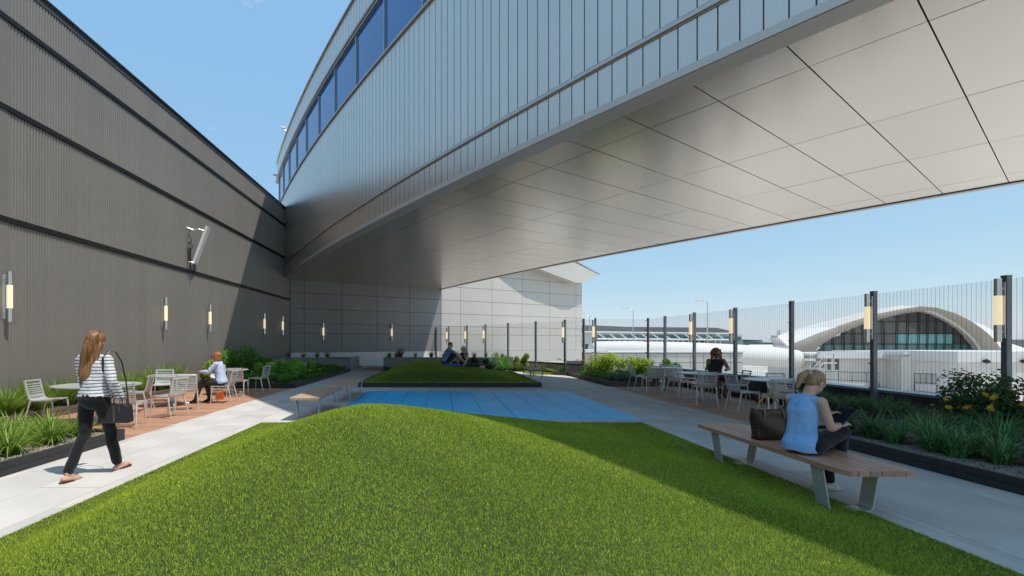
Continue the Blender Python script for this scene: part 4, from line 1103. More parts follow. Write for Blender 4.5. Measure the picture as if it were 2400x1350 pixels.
for k, dr in (('L', (.12, 1, -.10)), ('R', (.12, 1, .12))):
    a = V3(J['an'+k]); d = V3(dr).normalized(); up = (V3((0, 0, 1)) - d*d.z).normalized(); s = d.cross(up)
    m = MB(); pts = [a - up*.100 + d*x + s*y for x, y in ((-.075, -.022), (-.06, -.034), (.06, -.04), (.13, -.042), (.175, -.028), (.195, 0), (.175, .028), (.13, .042), (.06, .04), (-.06, .034), (-.075, .022))]
    m.slab3(pts, up*.012); m.tube([a + s*.034 - up*.085, a + up*-.03 + d*.07 + s*.0, a - s*.034 - up*.085], .004, 6); m.tube([a - up*.04 + d*.07, a - up*.082 + d*.14], .004, 6)
    m.tube([a + s*.040 + up*.002, a - d*.042, a - s*.040 + up*.002, a + d*.045, a + s*.04 + up*.002], .004, 6)
    m.build('sandal', M_brown, t)
hm = hairmat('light_brown_hair', (.13, .05, .018), (.38, .19, .075))
m = MB(); c = V3(J['head']); m.ell(c + V3((0, -.022, .036)), (.092, .106, .094)); m.ell(c + V3((-.0, -.055, -.05)), (.098, .075, .12))
m.cap(c + V3((-.01, -.075, -.06)), c + V3((-.05, -.115, -.36)), .098, .078, 18, flat=.55, up=(0, 1, 0)); m.cap(c + V3((-.05, -.115, -.34)), c + V3((-.075, -.11, -.50)), .072, .030, 18, flat=.5, up=(0, 1, 0))
m.cap(c + V3((.05, -.06, -.05)), c + V3((.06, -.09, -.26)), .06, .02, 14, flat=.5, up=(0, 1, 0))
hobj = remesh(m, 'hair', hm, t, .008, 4)
def rt(r):
    a = r.uniform(-1.1, 1.1); top = c + V3((math.sin(a)*.06, -.02, .128)); b1 = c + V3((math.sin(a)*.104, -.035-.095*math.cos(a), .01)); x = a/1.1
    e = c + V3((-.055 + x*.062, -.150 + .03*x*x, -.33 + r.uniform(-.03, .05))); f = c + V3((-.072 + x*.035, -.128, -.50 + r.uniform(-.03, .14) + .22*max(0, x)))
    return [top, lerp(top, b1, .6) + V3((0, -.02, .012)), b1, lerp(b1, e, .5) + V3((0, -.014, 0)), e, f]
strands(t, 'hair_strands', hm, rt, 260, .0028, 5)
# handbag with strap
bag = thing('handbag', 'black structured handbag hanging at the walking woman\'s right hand', 'handbag', (-3.78, 5.62, .60), R(2))
mb_l = mat('black_leather', (.02, .02, .022), .38, bump=.2, bscale=80)
m = MB(); pts = [(-.185, .0), (.155, .0), (.165, .03), (.15, .19), (.135, .215), (-.13, .225), (-.15, .2), (-.19, .03)]
m.slab3([V3((x, -.055, z)) for x, z in pts], (0, .11, 0)); o = m.build('bag_body', mb_l, bag)
bv = o.modifiers.new('b', 'BEVEL'); bv.width = .012; bv.segments = 3
m = MB()
for y in (-.045, .045): m.tube([(-.055, y, .19), (-.06, y*.9, .26), (-.02, y*.7, .315), (.04, y*.6, .325), (.085, y*.8, .27), (.09, y, .19)], .006, 8)
m.build('handle', mb_l, bag)
m = MB(); m.box(-.012, .012, -.058, -.0555, .01, .205); m.box(.05, .075, -.0585, -.0556, .14, .2); m.build('seam_strip', mat('bag_trim', (.09, .065, .05), .5), bag)
m = MB(); m.tube([(-.12, -.02, .21), (-.115, -.03, .35), (-.085, -.115, .62), (-.075, -.13, .76), (-.055, -.05, .835), (-.045, .05, .82), (-.03, .14, .7), (.04, .11, .45), (.12, .02, .21)], .011, 6, flat=.35, up=(0, 1, 0)); m.build('shoulder_strap', mb_l, bag)

# ---- ponytail woman on the bench (facing right, away)
def seated(name, label, loc, rz, J, skin, top, bottom, shoes, opt):
    t = thing('person', label, 'person', loc, rz)
    m = MB(); head(m, J, opt.get('hs', 1.0)); torso(m, J, -.010, bust=opt.get('bust', 0)); arms(m, J, -.003); legs(m, J, -.004)
    for k in 'LR':
        if 'toe'+k in J: add_foot(m, J['an'+k], J['toe'+k], .95)
    for k in 'LR':
        hd = J.get('hand'+k)
        if hd: add_hand(m, J['wr'+k], hd[0], hd[1], hd[2], hd[3], opt.get('hsc', .95))
    remesh(m, 'body', skin, t, opt.get('vox', .007), 3)
    face_bits(t, J, opt.get('hs', 1.0), opt.get('shades', True))
    m = MB(); torso(m, J, opt.get('tg', .012), bust=opt.get('bust', 0), waist=opt.get('waist'), hem=opt.get('hem'))
    if opt.get('sleeve', 0): arms(m, J, .014, opt['sleeve'])
    for e_ in opt.get('extra_top', []): m.ell(*e_)
    remesh(m, opt.get('topname', 'top'), top, t, .008, 8, folds=opt.get('folds', .009), seed=len(label))
    m = MB(); P = V3(J['pelvis']); m.ell(P, (.160*J.get('w', 1), .130*J.get('w', 1), .11)); legs(m, J, .010, opt.get('leg', 1.95), cuff=opt.get('cuff', .004))
    for e_ in opt.get('extra_bot', []): m.cap(*e_)
    remesh(m, opt.get('botname', 'trousers'), bottom, t, .008, 3, folds=.006, seed=3)
    if shoes:
        for k in 'LR':
            m = MB(); add_foot(m, J['an'+k], J['toe'+k], .97, .006); remesh(m, 'shoe', shoes, t, .008, 2)
    return t
sz = .45
J = dict(pelvis=(0, .02, .545), chest=(0, .045, .84), neck=(.0, .105, 1.015), head=(.01, .185, 1.135), shL=(-.163, .075, .965), shR=(.163, .075, .965),
         elL=(-.20, .19, .75), wrL=(-.075, .395, .79), elR=(.20, .145, .72), wrR=(.10, .37, .72), hipL=(-.09, .06, .53), hipR=(.09, .06, .53),
         knL=(-.09, .44, .56), knR=(.02, .50, .64), anL=(-.11, .50, .105), anR=(-.13, .66, .31), toeL=(-.1, 1, -.12), toeR=(-.25, .8, -.5),
         calfL=(0, -.015, 0), calfR=(0, -.012, 0), face=(.0, .82, -.62), crown=(.03, .5, .85), w=.95)
J['handR'] = ((-.05, .85, .22), (.35, -.1, .9), -1, .35); J['handL'] = ((.35, .8, .35), (-.6, -.2, .7), 1, .5)
RZ = R(-78)
wl_ = (3.50, 4.74, 0)
wom = seated('w', 'ponytail woman in a sleeveless light blue shirt sitting on the bench with a tablet', wl_, RZ, J, SK1, M_denim, M_black, mat('cream_flats', (.55, .52, .47), .7, var=.3, vscale=40), dict(shades=False, vox=.006, topname='blue_shirt',
    waist=(.132, .104), hem=(.172, .146, .075), tg=.008, hs=1.0, folds=.007))
hp = hairmat('blonde_hair', (.20, .11, .05), (.46, .29, .15))
c = V3(J['head']); Mh = frame(J['crown'], J['face'])
def LL(x, y, z): return c + Mh @ V3((x, y, z))
m = MB(); m.ell(LL(0, -.022, .034), (.083, .097, .090), Mh); m.ell(LL(0, -.055, .0), (.068, .050, .070), Mh)
m.cap(LL(0, -.10, .05), LL(0, -.135, .05), .020, .024, 12); m.cap(LL(0, -.135, .045), LL(0, -.175, -.03), .026, .038, 14); m.cap(LL(0, -.175, -.03), LL(.005, -.165, -.15), .038, .012, 12)
remesh(m, 'hair', hp, wom, .0065, 3)
m = MB(); m.tube([LL(-.024, -.12, .045), LL(0, -.118, .075), LL(.024, -.12, .045), LL(0, -.122, .016), LL(-.024, -.12, .045)], .008, 8); m.build('hair_tie', M_white, wom)
m = MB(); m.tube([V3(J['wrR']) + V3((0, -.02, 0)) + V3((math.cos(a)*.027, math.sin(a)*.006, math.sin(a)*.03)) for a in np.linspace(0, 6.283, 14)], .004, 6); m.tube([V3(J['wrR']) + V3((0, -.04, 0)) + V3((math.cos(a)*.028, math.sin(a)*.006, math.sin(a)*.031)) for a in np.linspace(0, 6.283, 14)], .004, 6); m.build('bracelet', M_steel, wom)
# tablet held by the woman
Rw = Matrix.Rotation(RZ, 3, 'Z'); tp = Rw @ V3((.03, .47, .80)) + V3(wl_)
tb = thing('tablet', 'black tablet computer held by the ponytail woman', 'tablet', tp, RZ)
tb.rotation_euler = (R(38), 0, RZ)
m = MB(); m.box(-.095, .095, -.125, .125, -.005, .005); o = m.build('tablet_body', mat('black_plastic', (.015, .015, .017), .35), tb); bv = o.modifiers.new('b', 'BEVEL'); bv.width = .004
m = MB(); m.box(-.08, .08, -.108, .108, .0051, .0058); m.build('screen', mat('screen_glass', (.01, .01, .012), .08), tb)
# tote bag on the bench
tb = thing('tote_bag', 'large dark brown patterned leather tote bag with tan handles on the bench', 'bag', (3.66, 5.42, .4505), R(8))
mt = bpy.data.materials.new('patterned_leather'); mt.use_nodes = True; nt = mt.node_tree; p = nt.nodes['Principled BSDF']; p.inputs['Roughness'].default_value = .38
tcn = N(nt, 'ShaderNodeTexCoord'); mpn = N(nt, 'ShaderNodeMapping'); mpn.inputs['Rotation'].default_value = (0, R(45), 0); mpn.inputs['Scale'].default_value = (34, 1, 34)
vn = N(nt, 'ShaderNodeTexVoronoi'); vn.inputs['Randomness'].default_value = 0; vn.inputs['Scale'].default_value = 1
rr = N(nt, 'ShaderNodeValToRGB'); rr.color_ramp.elements[0].position = .18; rr.color_ramp.elements[0].color = (.11, .065, .035, 1); rr.color_ramp.elements[1].position = .26; rr.color_ramp.elements[1].color = (.045, .022, .014, 1)
nt.links.new(tcn.outputs['Object'], mpn.inputs[0]); nt.links.new(mpn.outputs[0], vn.inputs['Vector']); nt.links.new(vn.outputs['Distance'], rr.inputs[0]); nt.links.new(rr.outputs[0], p.inputs['Base Color'])
m = MB(); rows = []
for j in range(7):
    z = .34*j/6; w = .17 + .045*j/6; dth = .085 - .035*(j/6); ring = []
    for k in range(24):
        a = 2*math.pi*k/24; ca, sa = math.cos(a), math.sin(a); e = .45
        x = w*abs(ca)**e*(1 if ca > 0 else -1); y = dth*abs(sa)**e*(1 if sa > 0 else -1)
        ring.append((x + .008*math.sin(5*a+z*20), y + .008*math.sin(3*a + z*25), z + (.015*math.cos(2*a) if j == 6 else 0)))
    rows.append(ring)
m.add([v for r_ in rows for v in r_], [(j*24+k, j*24+(k+1) % 24, (j+1)*24+(k+1) % 24, (j+1)*24+k) for j in range(6) for k in range(24)] + [tuple(reversed(range(24)))])
o = m.build('bag_body', mt, tb, smooth=True); sm = o.modifiers.new('s', 'SOLIDIFY'); sm.thickness = .004
m = MB()
m.tube([(-.10, -.06, .22), (-.10, -.062, .32), (-.125, -.05, .44), (-.08, -.03, .515), (.0, -.02, .50), (.07, -.04, .42), (.12, -.06, .33), (.14, -.068, .24)], .009, 8, flat=.6)
m.tube([(-.13, .04, .30), (-.09, .03, .40), (-.02, .02, .49), (.06, .02, .52), (.10, .03, .45), (.09, .045, .30)], .009, 8, flat=.6)
m.build('handle', mat('tan_leather', (.48, .24, .10), .5), tb)

# ---- red haired woman at the second table
J = dict(pelvis=(0, .0, .545), chest=(0, .05, .86), neck=(.0, .085, 1.04), head=(.0, .12, 1.175), shL=(-.175, .07, .99), shR=(.175, .07, .99),
         elL=(-.21, .24, .79), wrL=(-.08, .46, .795), elR=(.21, .24, .79), wrR=(.10, .46, .795), hipL=(-.09, .04, .52), hipR=(.09, .04, .52),
         knL=(-.10, .46, .54), knR=(.12, .42, .53), anL=(-.10, .58, .11), anR=(.16, .34, .11), toeL=(0, 1, -.1), toeR=(.2, 1, -.15), face=(.1, .9, -.25), crown=(0, .2, 1))
J['handR'] = ((-.5, .85, .0), (0, 0, 1), -1, .4); J['handL'] = ((.5, .85, 0), (0, 0, 1), 1, .4)
w2 = seated('w', 'red haired woman in sunglasses and a pale blue shirt sitting at the sunlit table', (-5.62, 12.3, 0), R(96), J, SK1, cloth('pale_blue_shirt', (.52, .60, .78)), cloth('dark_trousers', (.035, .03, .035)), mat('black_shoe', (.015, .015, .015), .4), dict(sleeve=1.93, topname='shirt', bust=.9,
   waist=(.145, .112), hem=(.178, .145, .05)))
hr = hairmat('red_hair', (.24, .06, .018), (.55, .20, .06)); c = V3(J['head'])
m = MB(); m.ell(c + V3((0, -.03, .035)), (.094, .100, .092)); m.ell(c + V3((0, -.06, -.05)), (.09, .06, .10)); m.cap(c + V3((-.07, -.02, 0)), c + V3((-.075, .01, -.15)), .035, .028, 12); m.cap(c + V3((.07, -.02, 0)), c + V3((.075, .01, -.15)), .035, .028, 12)
remesh(m, 'hair', hr, w2, .008, 3)
t = thing('orange_bag', 'bright orange leather tote standing on the deck behind the red haired woman', 'bag', (-6.0, 13.05, .0015), R(10))
m = MB(); m.slab3([V3((x, -.06, z)) for x, z in ((-.10, 0), (.09, 0), (.10, .19), (.13, .23), (.04, .20), (-.09, .18))], (0, .12, 0)); o = m.build('bag_body', mat('orange_leather', (.62, .11, .015), .5), t); bv = o.modifiers.new('b', 'BEVEL'); bv.width = .01
m = MB(); m.tube([(-.05, 0, .22), (-.03, .02, .40), (.0, .02, .48), (.04, .02, .40), (.07, 0, .24)], .007, 6); m.build('handle', mat('dark_leather', (.12, .03, .01), .5), t)
t = thing('glasses_case', 'small dark phone and papers lying on the table before the red haired woman', 'phone', (-6.25, 12.0, .7355), 0)
m = MB(); m.box(-.04, .04, -.07, .07, 0, .008); m.build('phone_body', M_black, t)

# ---- curly haired woman with laptop
J = dict(pelvis=(0, .0, .55), chest=(0, .04, .88), neck=(.0, .07, 1.07), head=(.0, .11, 1.21), shL=(-.195, .06, 1.02), shR=(.195, .06, 1.02),
         elL=(-.27, .20, .80), wrL=(-.12, .43, .80), elR=(.27, .20, .80), wrR=(.12, .43, .80), hipL=(-.10, .04, .53), hipR=(.10, .04, .53),
         knL=(-.14, .47, .56), knR=(.15, .46, .56), anL=(-.08, .46, .11), anR=(.08, .42, .11), toeL=(0, 1, -.15), toeR=(0, 1, -.15), face=(.25, .9, -.25), crown=(0, .18, 1), w=1.22, aw=1.25, lw=1.15)
J['handR'] = ((-.4, .85, -.1), (0, 0, 1), -1, .5); J['handL'] = ((.4, .85, -.1), (0, 0, 1), 1, .5)
w3 = seated('w', 'woman with curly auburn hair in a dark sleeveless dress typing on a laptop', (7.75, 13.72, 0), R(172), J, SK3, cloth('dark_dress', (.022, .018, .035)), cloth('dress_skirt', (.04, .035, .05)), mat('tan_heels', (.16, .07, .04), .5), dict(leg=.92, topname='dress', bust=1.15, botname='skirt',
   extra_bot=[((-.10, .1, .54), (.10, .1, .54), .10, .10), ((-.12, .36, .55), (.12, .36, .55), .07, .07)]))
hc = mat('curly_hair', (.12, .035, .012), .6, col2=(.42, .17, .06), vscale=40, bump=1, bscale=55); c = V3(J['head'])
m = MB(); r_ = np.random.RandomState(4)
for i in range(110):
    d = r_.normal(size=3); d /= np.linalg.norm(d)
    if d[1] > .45 and d[2] < .65: continue
    if d[2] < -.75: continue
    m.ell(c + V3((d[0]*.125, d[1]*.10 - .03, d[2]*.12 + .03)), (.036,)*3, None, 8, 6)
m.ell(c + V3((0, -.03, .035)), (.10, .10, .10)); m.cap(c + V3((.1, -.03, -.05)), c + V3((.12, -.02, -.16)), .05, .035); m.cap(c + V3((-.1, -.03, -.05)), c + V3((-.12, -.02, -.16)), .05, .035)
remesh(m, 'hair', hc, w3, .009, 1)
m = MB(); m.ell(V3(J['wrR']) + V3((0, -.01, .022)), (.02, .02, .01), None, 10, 6); m.tube([V3(J['wrR']) + V3((math.cos(a)*.034, -.01, math.sin(a)*.03)) for a in np.linspace(0, 6.283, 12)], .005, 6); m.build('watch', M_steel, w3)
t = thing('laptop', 'open black laptop on the shaded round table', 'laptop', (7.28, 12.98, .7355), R(165))
m = MB(); m.box(-.16, .16, -.11, .11, 0, .014); m.build('keyboard_base', MATS['black_plastic'], t)
m = MB(); m.slab3([V3((-.16, .11, .012)), V3((.16, .11, .012)), V3((.16, .17, .22)), V3((-.16, .17, .22))], (0, .008, .002)); m.build('screen_lid', MATS['black_plastic'], t)
t = thing('dark_red_bag', 'slouched dark red brown bag on the shaded deck beside the bed edging', 'bag', (7.75, 12.95, .0015), R(20))
t.location = (8.0, 12.15, .0015)
m = MB(); m.ell((0, 0, .13), (.17, .10, .13)); m.ell((.12, .02, .07), (.14, .09, .07)); m.cap((-.05, 0, .2), (-.03, .02, .34), .05, .02); remesh(m, 'bag_body', mat('oxblood', (.07, .018, .012), .5), t, .012, 4)

# ---- couple on the rear mound
def mz(x, y): return float(h2(np.array(x), np.array(y)))
mx, my = .10, 18.55; z0 = mz(mx, my)
J = dict(pelvis=(0, .0, .10), chest=(0, .10, .41), neck=(.0, .19, .60), head=(.02, .235, .735), shL=(-.19, .16, .555), shR=(.19, .16, .555),
         elL=(-.20, .40, .42), wrL=(-.06, .60, .33), elR=(.22, .37, .44), wrR=(.10, .62, .35), hipL=(-.10, .05, .09), hipR=(.10, .05, .09),
         knL=(-.12, .40, .42), knR=(.14, .42, .40), anL=(-.10, .78, .07), anR=(.12, .80, .06), toeL=(0, 1, .12), toeR=(.1, 1, .1), face=(-.25, .95, -.1), crown=(0, .15, 1), w=1.1, aw=1.05)
J['handR'] = ((-.5, .8, -.2), (0, .2, 1), -1, .6); J['handL'] = ((.5, .8, -.2), (0, .2, 1), 1, .6)
man = seated('m', 'man in a blue t-shirt and dark shorts sitting on the rear mound', (mx, my, z0 - .01), R(-80), J, SK1, cloth('blue_tshirt', (.13, .21, .40)), cloth('dark_shorts', (.02, .018, .022)), None, dict(sleeve=.7, leg=.88, shades=False, topname='t_shirt', botname='shorts', vox=.009))
for k in 'LR':
    m = MB(); add_foot(m, J['an'+k], J['toe'+k], 1.03, .008); remesh(m, 'trainer', mat('bright_blue_shoe', (.03, .32, .62), .5, col2=(.6, .65, .7), vscale=22), man, .010, 2)
c = V3(J['head']); m = MB(); Mh = frame(J['crown'], J['face']); m.ell(c + Mh @ V3((0, -.025, .042)), (.080, .090, .080), Mh); remesh(m, 'hair', hairmat('short_brown_hair', (.10, .05, .03), (.19, .10, .06)), man, .008, 2)
t = thing('rolled_mat', 'blue rolled mat lying on the rear mound beside the man', 'mat', (mx+.25, my-.32, z0 + .03), 0)
t.location = (.42, 18.3, mz(.42, 18.3)+.045)
m = MB(); m.tube([(-.30, 0, .01), (.30, 0, -.01)], .055, 16); o = m.build('roll', mat('blue_mat', (.04, .13, .38), .6), t); autosmooth(o.data, 50)
fx, fy = .95, 18.75; z1 = mz(fx, fy)
J = dict(pelvis=(0, .0, .10), chest=(0, .10, .38), neck=(.0, .17, .55), head=(.0, .215, .685), shL=(-.165, .15, .50), shR=(.165, .15, .50),
         elL=(-.20, .26, .26), wrL=(-.10, .36, .06), elR=(.20, .28, .30), wrR=(.10, .40, .12), hipL=(-.09, .04, .09), hipR=(.09, .04, .09),
         knL=(-.36, .28, .10), knR=(.38, .30, .16), anL=(-.78, .18, .05), anR=(.10, .48, .06), toeL=(-1, -.1, .1), toeR=(-.9, .3, .05), face=(.15, .95, -.05), crown=(0, .1, 1), w=.92)
J['handR'] = ((0, .6, -.5), (0, .3, 1), -1, .5); J['handL'] = ((0, .5, -.4), (0, .3, 1), 1, .5)
w4 = seated('w', 'blonde woman in sunglasses and a navy tank top leaning forward on the rear mound', (fx, fy, z1 - .01), R(140), J, SK1, cloth('navy_tank', (.02, .025, .05)), cloth('grey_leggings', (.03, .032, .045)), None, dict(topname='tank_top', botname='leggings', vox=.009, leg=1.9))
hb = hairmat('long_blonde_hair', (.25, .18, .10), (.50, .40, .25)); c = V3(J['head'])
m = MB(); m.ell(c + V3((0, -.03, .035)), (.088, .098, .09)); m.cap(c + V3((-.065, -.03, .0)), c + V3((-.10, .02, -.34)), .05, .03, 12); m.cap(c + V3((.07, -.04, 0)), c + V3((.08, -.05, -.24)), .035, .02, 12); m.ell(c + V3((0, -.07, -.08)), (.08, .04, .12))
remesh(m, 'hair', hb, w4, .009, 2)
# ================================================================ BEYOND THE TERRACE
GZ = -7.0
M_tarmac = mat('apron', (.60, .56, .50), .9, var=.25, vscale=.05)
M_cream = mat('cream_wall', (.72, .67, .61), .8, var=.05, vscale=.3)
M_shell = mat('concrete_shell', (.68, .625, .57), .8, var=.08, vscale=.15)
M_shellw = mat('white_shell', (.74, .72, .69), .7, var=.04, vscale=.2)
M_greyroof = mat('grey_roof', (.17, .175, .185), .7)
M_dglass = mat('tinted_glass', (.045, .055, .055), .08, var=.35, vscale=.25, col2=(.10, .11, .105), spec=1.0)
M_teal = mat('teal_glass', (.06, .20, .20), .15, var=.3, vscale=.4, spec=1.0)
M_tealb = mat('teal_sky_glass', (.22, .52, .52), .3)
g = MB(); g.add([(-900, -300, GZ), (3000, -300, GZ), (3000, 4500, GZ), (-900, 4500, GZ)], [(0, 1, 2, 3)]); struct(g.build('ground', M_tarmac), 'pale airport apron and roads far below the terrace')
tb_ = MB(); tb_.box(-9.6, 9.99, -3, 22.6, GZ, -.21); tb_.box(-9.6, 5.8, 22.61, 28, GZ, -.21)
tag(tb_.build('terrace_building', M_cream), 'pale building carrying the roof terrace', 'building')
# ---- winged terminal with the big arched glass front
D0 = 88.0
def P6(x, y, d=D0): return atd(1700 + x/3.4286, 600 + y/3.4286, d)
tw = thing('winged_terminal', 'sculptural concrete terminal with bird wing roof and big arched glass front', 'building')
inner = [(640, 860), (700, 785), (720, 770), (760, 720), (860, 655), (980, 595), (1130, 540), (1300, 490), (1450, 458), (1545, 448), (1640, 458), (1760, 490), (1870, 545), (1950, 610), (2000, 665), (2030, 712), (2060, 750), (2090, 785)]
outer = [(505, 730), (545, 708), (590, 685), (690, 645), (800, 598), (905, 560), (1060, 511), (1200, 470), (1400, 428), (1565, 403), (1700, 415), (1850, 460), (1960, 515), (2060, 580), (2130, 640), (2185, 700), (2215, 745), (2240, 790)]
def strip(name, m, A, B, parent, thick=(0, 1.2, 0)):
    b = MB(); n = len(A); off = V3(thick)
    vs = list(A) + list(B) + [p + off for p in A] + [p + off for p in B]
    fs = []
    for i in range(n-1):
        fs += [(i, i+1, n+i+1, n+i), (2*n+i+1, 2*n+i, 3*n+i, 3*n+i+1), (n+i, n+i+1, 3*n+i+1, 3*n+i), (i+1, i, 2*n+i, 2*n+i+1)]
    fs += [(0, n, 3*n, 2*n), (n-1, 3*n-1, 4*n-1, 2*n-1)]
    b.add(vs, fs); o = b.build(name, m, parent); autosmooth(o.data, 35); return o
A = [P6(*p, D0+2.5) for p in inner]; B = [P6(*p, D0-3.0) for p in outer]
strip('arch_shell', M_shell, A, B, tw, (0, 3.5, .4))
C_ = [P6(p[0]*1.0, p[1]+2, D0+40) for p in outer]; strip('main_roof', M_shellw, [p + V3((0, 3.4, .38)) for p in B[3:]], [V3((p.x*.97, p.y, min(p.z, q.z+.2) if True else p.z)) for p, q in zip([V3((b.x*1.28, b.y+34, H + (b.z-H)*1.25)) for b in B[3:]], B[3:])], tw, (0, .3, -.3))
lw_o = [P6(*p, D0-2) for p in ((425, 640), (520, 612), (640, 585), (780, 572), (905, 564))]; lw_i = [P6(*p, D0-5) for p in ((430, 655), (505, 725), (590, 684), (760, 614), (905, 566))]
strip('left_wing_shell', M_shellw, lw_i, lw_o, tw, (0, 2.5, -.3))
bk = [P6(*p, D0-4) for p in ((420, 640), (455, 690), (505, 730), (560, 760), (615, 775))]; bk2 = [P6(*p, D0-3) for p in ((430, 650), (470, 712), (515, 760), (560, 780), (612, 782))]
strip('wing_beak', M_shell, bk2, bk, tw, (0, 2, .1))
la = [P6(*p, D0-2.9) for p in ((507, 735), (560, 800), (545, 900))]; lb = [P6(*p, D0+2.4) for p in ((700, 785), (690, 830), (655, 910))]
strip('left_buttress', M_shell, lb, la, tw, (0, 2, 0))
rw_o = [P6(*p, D0+6) for p in ((1990, 528), (2080, 556), (2170, 610), (2235, 665), (2300, 705), (2420, 745))]; rw_i = [P6(*p, D0+3) for p in ((2060, 585), (2125, 640), (2180, 700), (2215, 750), (2300, 765), (2420, 785))]
strip('right_wing_shell', M_shellw, rw_i, rw_o, tw, (0, 3, -.3))
strip('right_wing_shell', M_shell, [P6(*p, D0+1) for p in ((2150, 790), (2240, 795), (2420, 795))], [P6(*p, D0+2.5) for p in ((2150, 762), (2230, 748), (2420, 772))], tw, (0, 2, 0))
# the glass front in facets between sloping mullions
gl_top = inner[2:]; 
def topy(x):
    for (x0, y0), (x1, y1) in zip(gl_top[:-1], gl_top[1:]):
        if x0 <= x <= x1: return y0 + (y1-y0)*(x-x0)/(x1-x0)
    return 785
xs = [722, 800, 880, 960, 1040, 1120, 1200, 1280, 1370, 1455, 1545, 1615, 1685, 1755, 1825, 1890, 1950, 2000, 2045, 2085]
hz_y = [785, 708, 625, 528, 430]
for i in range(len(xs)-1):
    xa, xb = xs[i], xs[i+1]
    sl_ = lambda x, y: x + (785-y)*(-.09 if x < 1100 else .13 if x > 1400 else .02)*0
    for j in range(len(hz_y)-1):
        y1_, y0_ = hz_y[j], hz_y[j+1]
        ta, tb2 = topy(xa), topy(xb)
        ya, yb = max(y0_, ta), max(y0_, tb2)
        if ya >= y1_ and yb >= y1_: continue
        ya, yb = min(ya, y1_), min(yb, y1_)
        g_ = 3
        q = [P6(xa+g_, y1_-g_, D0+3), P6(xb-g_, y1_-g_, D0+3), P6(xb-g_, yb+g_*.6, D0+3), P6(xa+g_, ya+g_*.6, D0+3)]
        mm = M_teal if (j == 0) else (M_tealb if (j == 1 and 1290 < xa < 1760) else M_dglass)  # opaque panes; teal ones carry the lit interior behind in their colour
        b = MB(); b.slab3(q, (0, .12, 0)); b.build('pane', mm, tw)
b = MB()
for x in xs[1:-1]: b.tube([P6(x + (10 if x > 1300 else -8), 785, D0+2.8), P6(x + (22 if x > 1300 else -14), topy(x)+4, D0+2.8)], .09, 4)
for y in hz_y[1:]:
    xl = [x for x in range(720, 2090, 10) if topy(x) < y]
    if xl: b.tube([P6(min(xl), y, D0+2.85), P6(max(xl), y, D0+2.85)], .07, 4)
b.build('mullions', M_dark, tw)
b = MB(); b.slab3([P6(*p, D0+4.5) for p in ((640, 860), (720, 775), (980, 600), (1545, 452), (1950, 615), (2085, 790), (2200, 860))], (0, .3, 0)); b.build('interior_backing', M_dark, tw)
# low wings in front
def bx(name, m, px0, px1, d, py0, py1, deep, parent, dz=0):
    p0 = atd(px0, py0, d); p1 = atd(px1, py1, d)
    b = MB(); b.box(p0.x, p1.x, d, d+deep, p1.z, p0.z); return b.build(name, m, parent)
lwg = thing('low_wing_building', 'low cream wing building with white roof edge in front of the arched terminal', 'building')
bx('front_wall', M_cream, 1902, 2132, 74, 833, 905, 10, lwg); bx('roof_edge', M_shellw, 1897, 2132, 73.6, 828, 833.2, 11, lwg); bx('roof_edge', M_shellw, 1918, 2118, 73.2, 823.5, 840, .3, lwg)
for a_, c_ in ((1903, 1932), (1940, 1948), (1957, 1967)):
    w_ = bx('window', M_frame, a_, c_, 73.95, 841, 867 if a_ > 1910 else 862, .04, lwg); w2_ = bx('pane', M_dglass, a_+1, c_-1, 73.9, 842, 866 if a_ > 1910 else 861, .03, w_)
b = MB(); p0 = atd(1912, 873, 72.5); p1 = atd(1930, 851, 72.5)
for dy in (0, 1.2): 
    b.tube([p0 + V3((0, dy, 0)), p1 + V3((0, dy, 0)), p1 + V3((2, dy, 0))], .08, 5); b.tube([p0 + V3((0, dy, 1)), p1 + V3((0, dy, 1)), p1 + V3((2, dy, 1))], .05, 5)
    for q in range(6): pp = lerp(p0, p1, q/5); b.tube([pp + V3((0, dy, 0)), pp + V3((0, dy, 1))], .04, 4)
b.build('stair', M_shellw, lwg)
lw2 = thing('buttressed_building', 'tall blank cream wall building with curved buttresses right of the low wing', 'building')
bx('front_wall', M_cream, 2134, 2246, 71, 832, 940, 12, lw2); bx('roof_edge', M_shellw, 2118, 2250, 70.2, 824.5, 832, 13, lw2)
for a_ in (2122, 2163, 2201):
    b = MB(); p = atd(a_, 834, 70.3); q = atd(a_+16, 940, 70.3); b.prism([(p.x, 71), (p.x+.15, 70.4), (p.x+.55, 70.05), (q.x, 70.05), (q.x, 71)], q.z, p.z); b.build('buttress', M_cream, lw2)
lw3 = thing('rear_wing_building', 'pale wing building with a white band and door at the right edge of the view', 'building')
bx('front_wall', M_cream, 2246, 2520, 64, 849, 925, 12, lw3); bx('roof_band', M_shellw, 2244, 2520, 63.7, 824, 848.7, 13, lw3); bx('door', M_shellw, 2314, 2332, 63.9, 890, 922, .08, lw3)
for a_ in (2305, 2393):
    p = atd(a_, 848, 63.6); b = MB(); b.tube([p, p + V3((.2, -.4, .2))], .22, 8); b.tube([p + V3((.3, 0, -.1)), p + V3((.5, -.35, .1))], .2, 8); b.build('wall_light', M_dark, lw3)
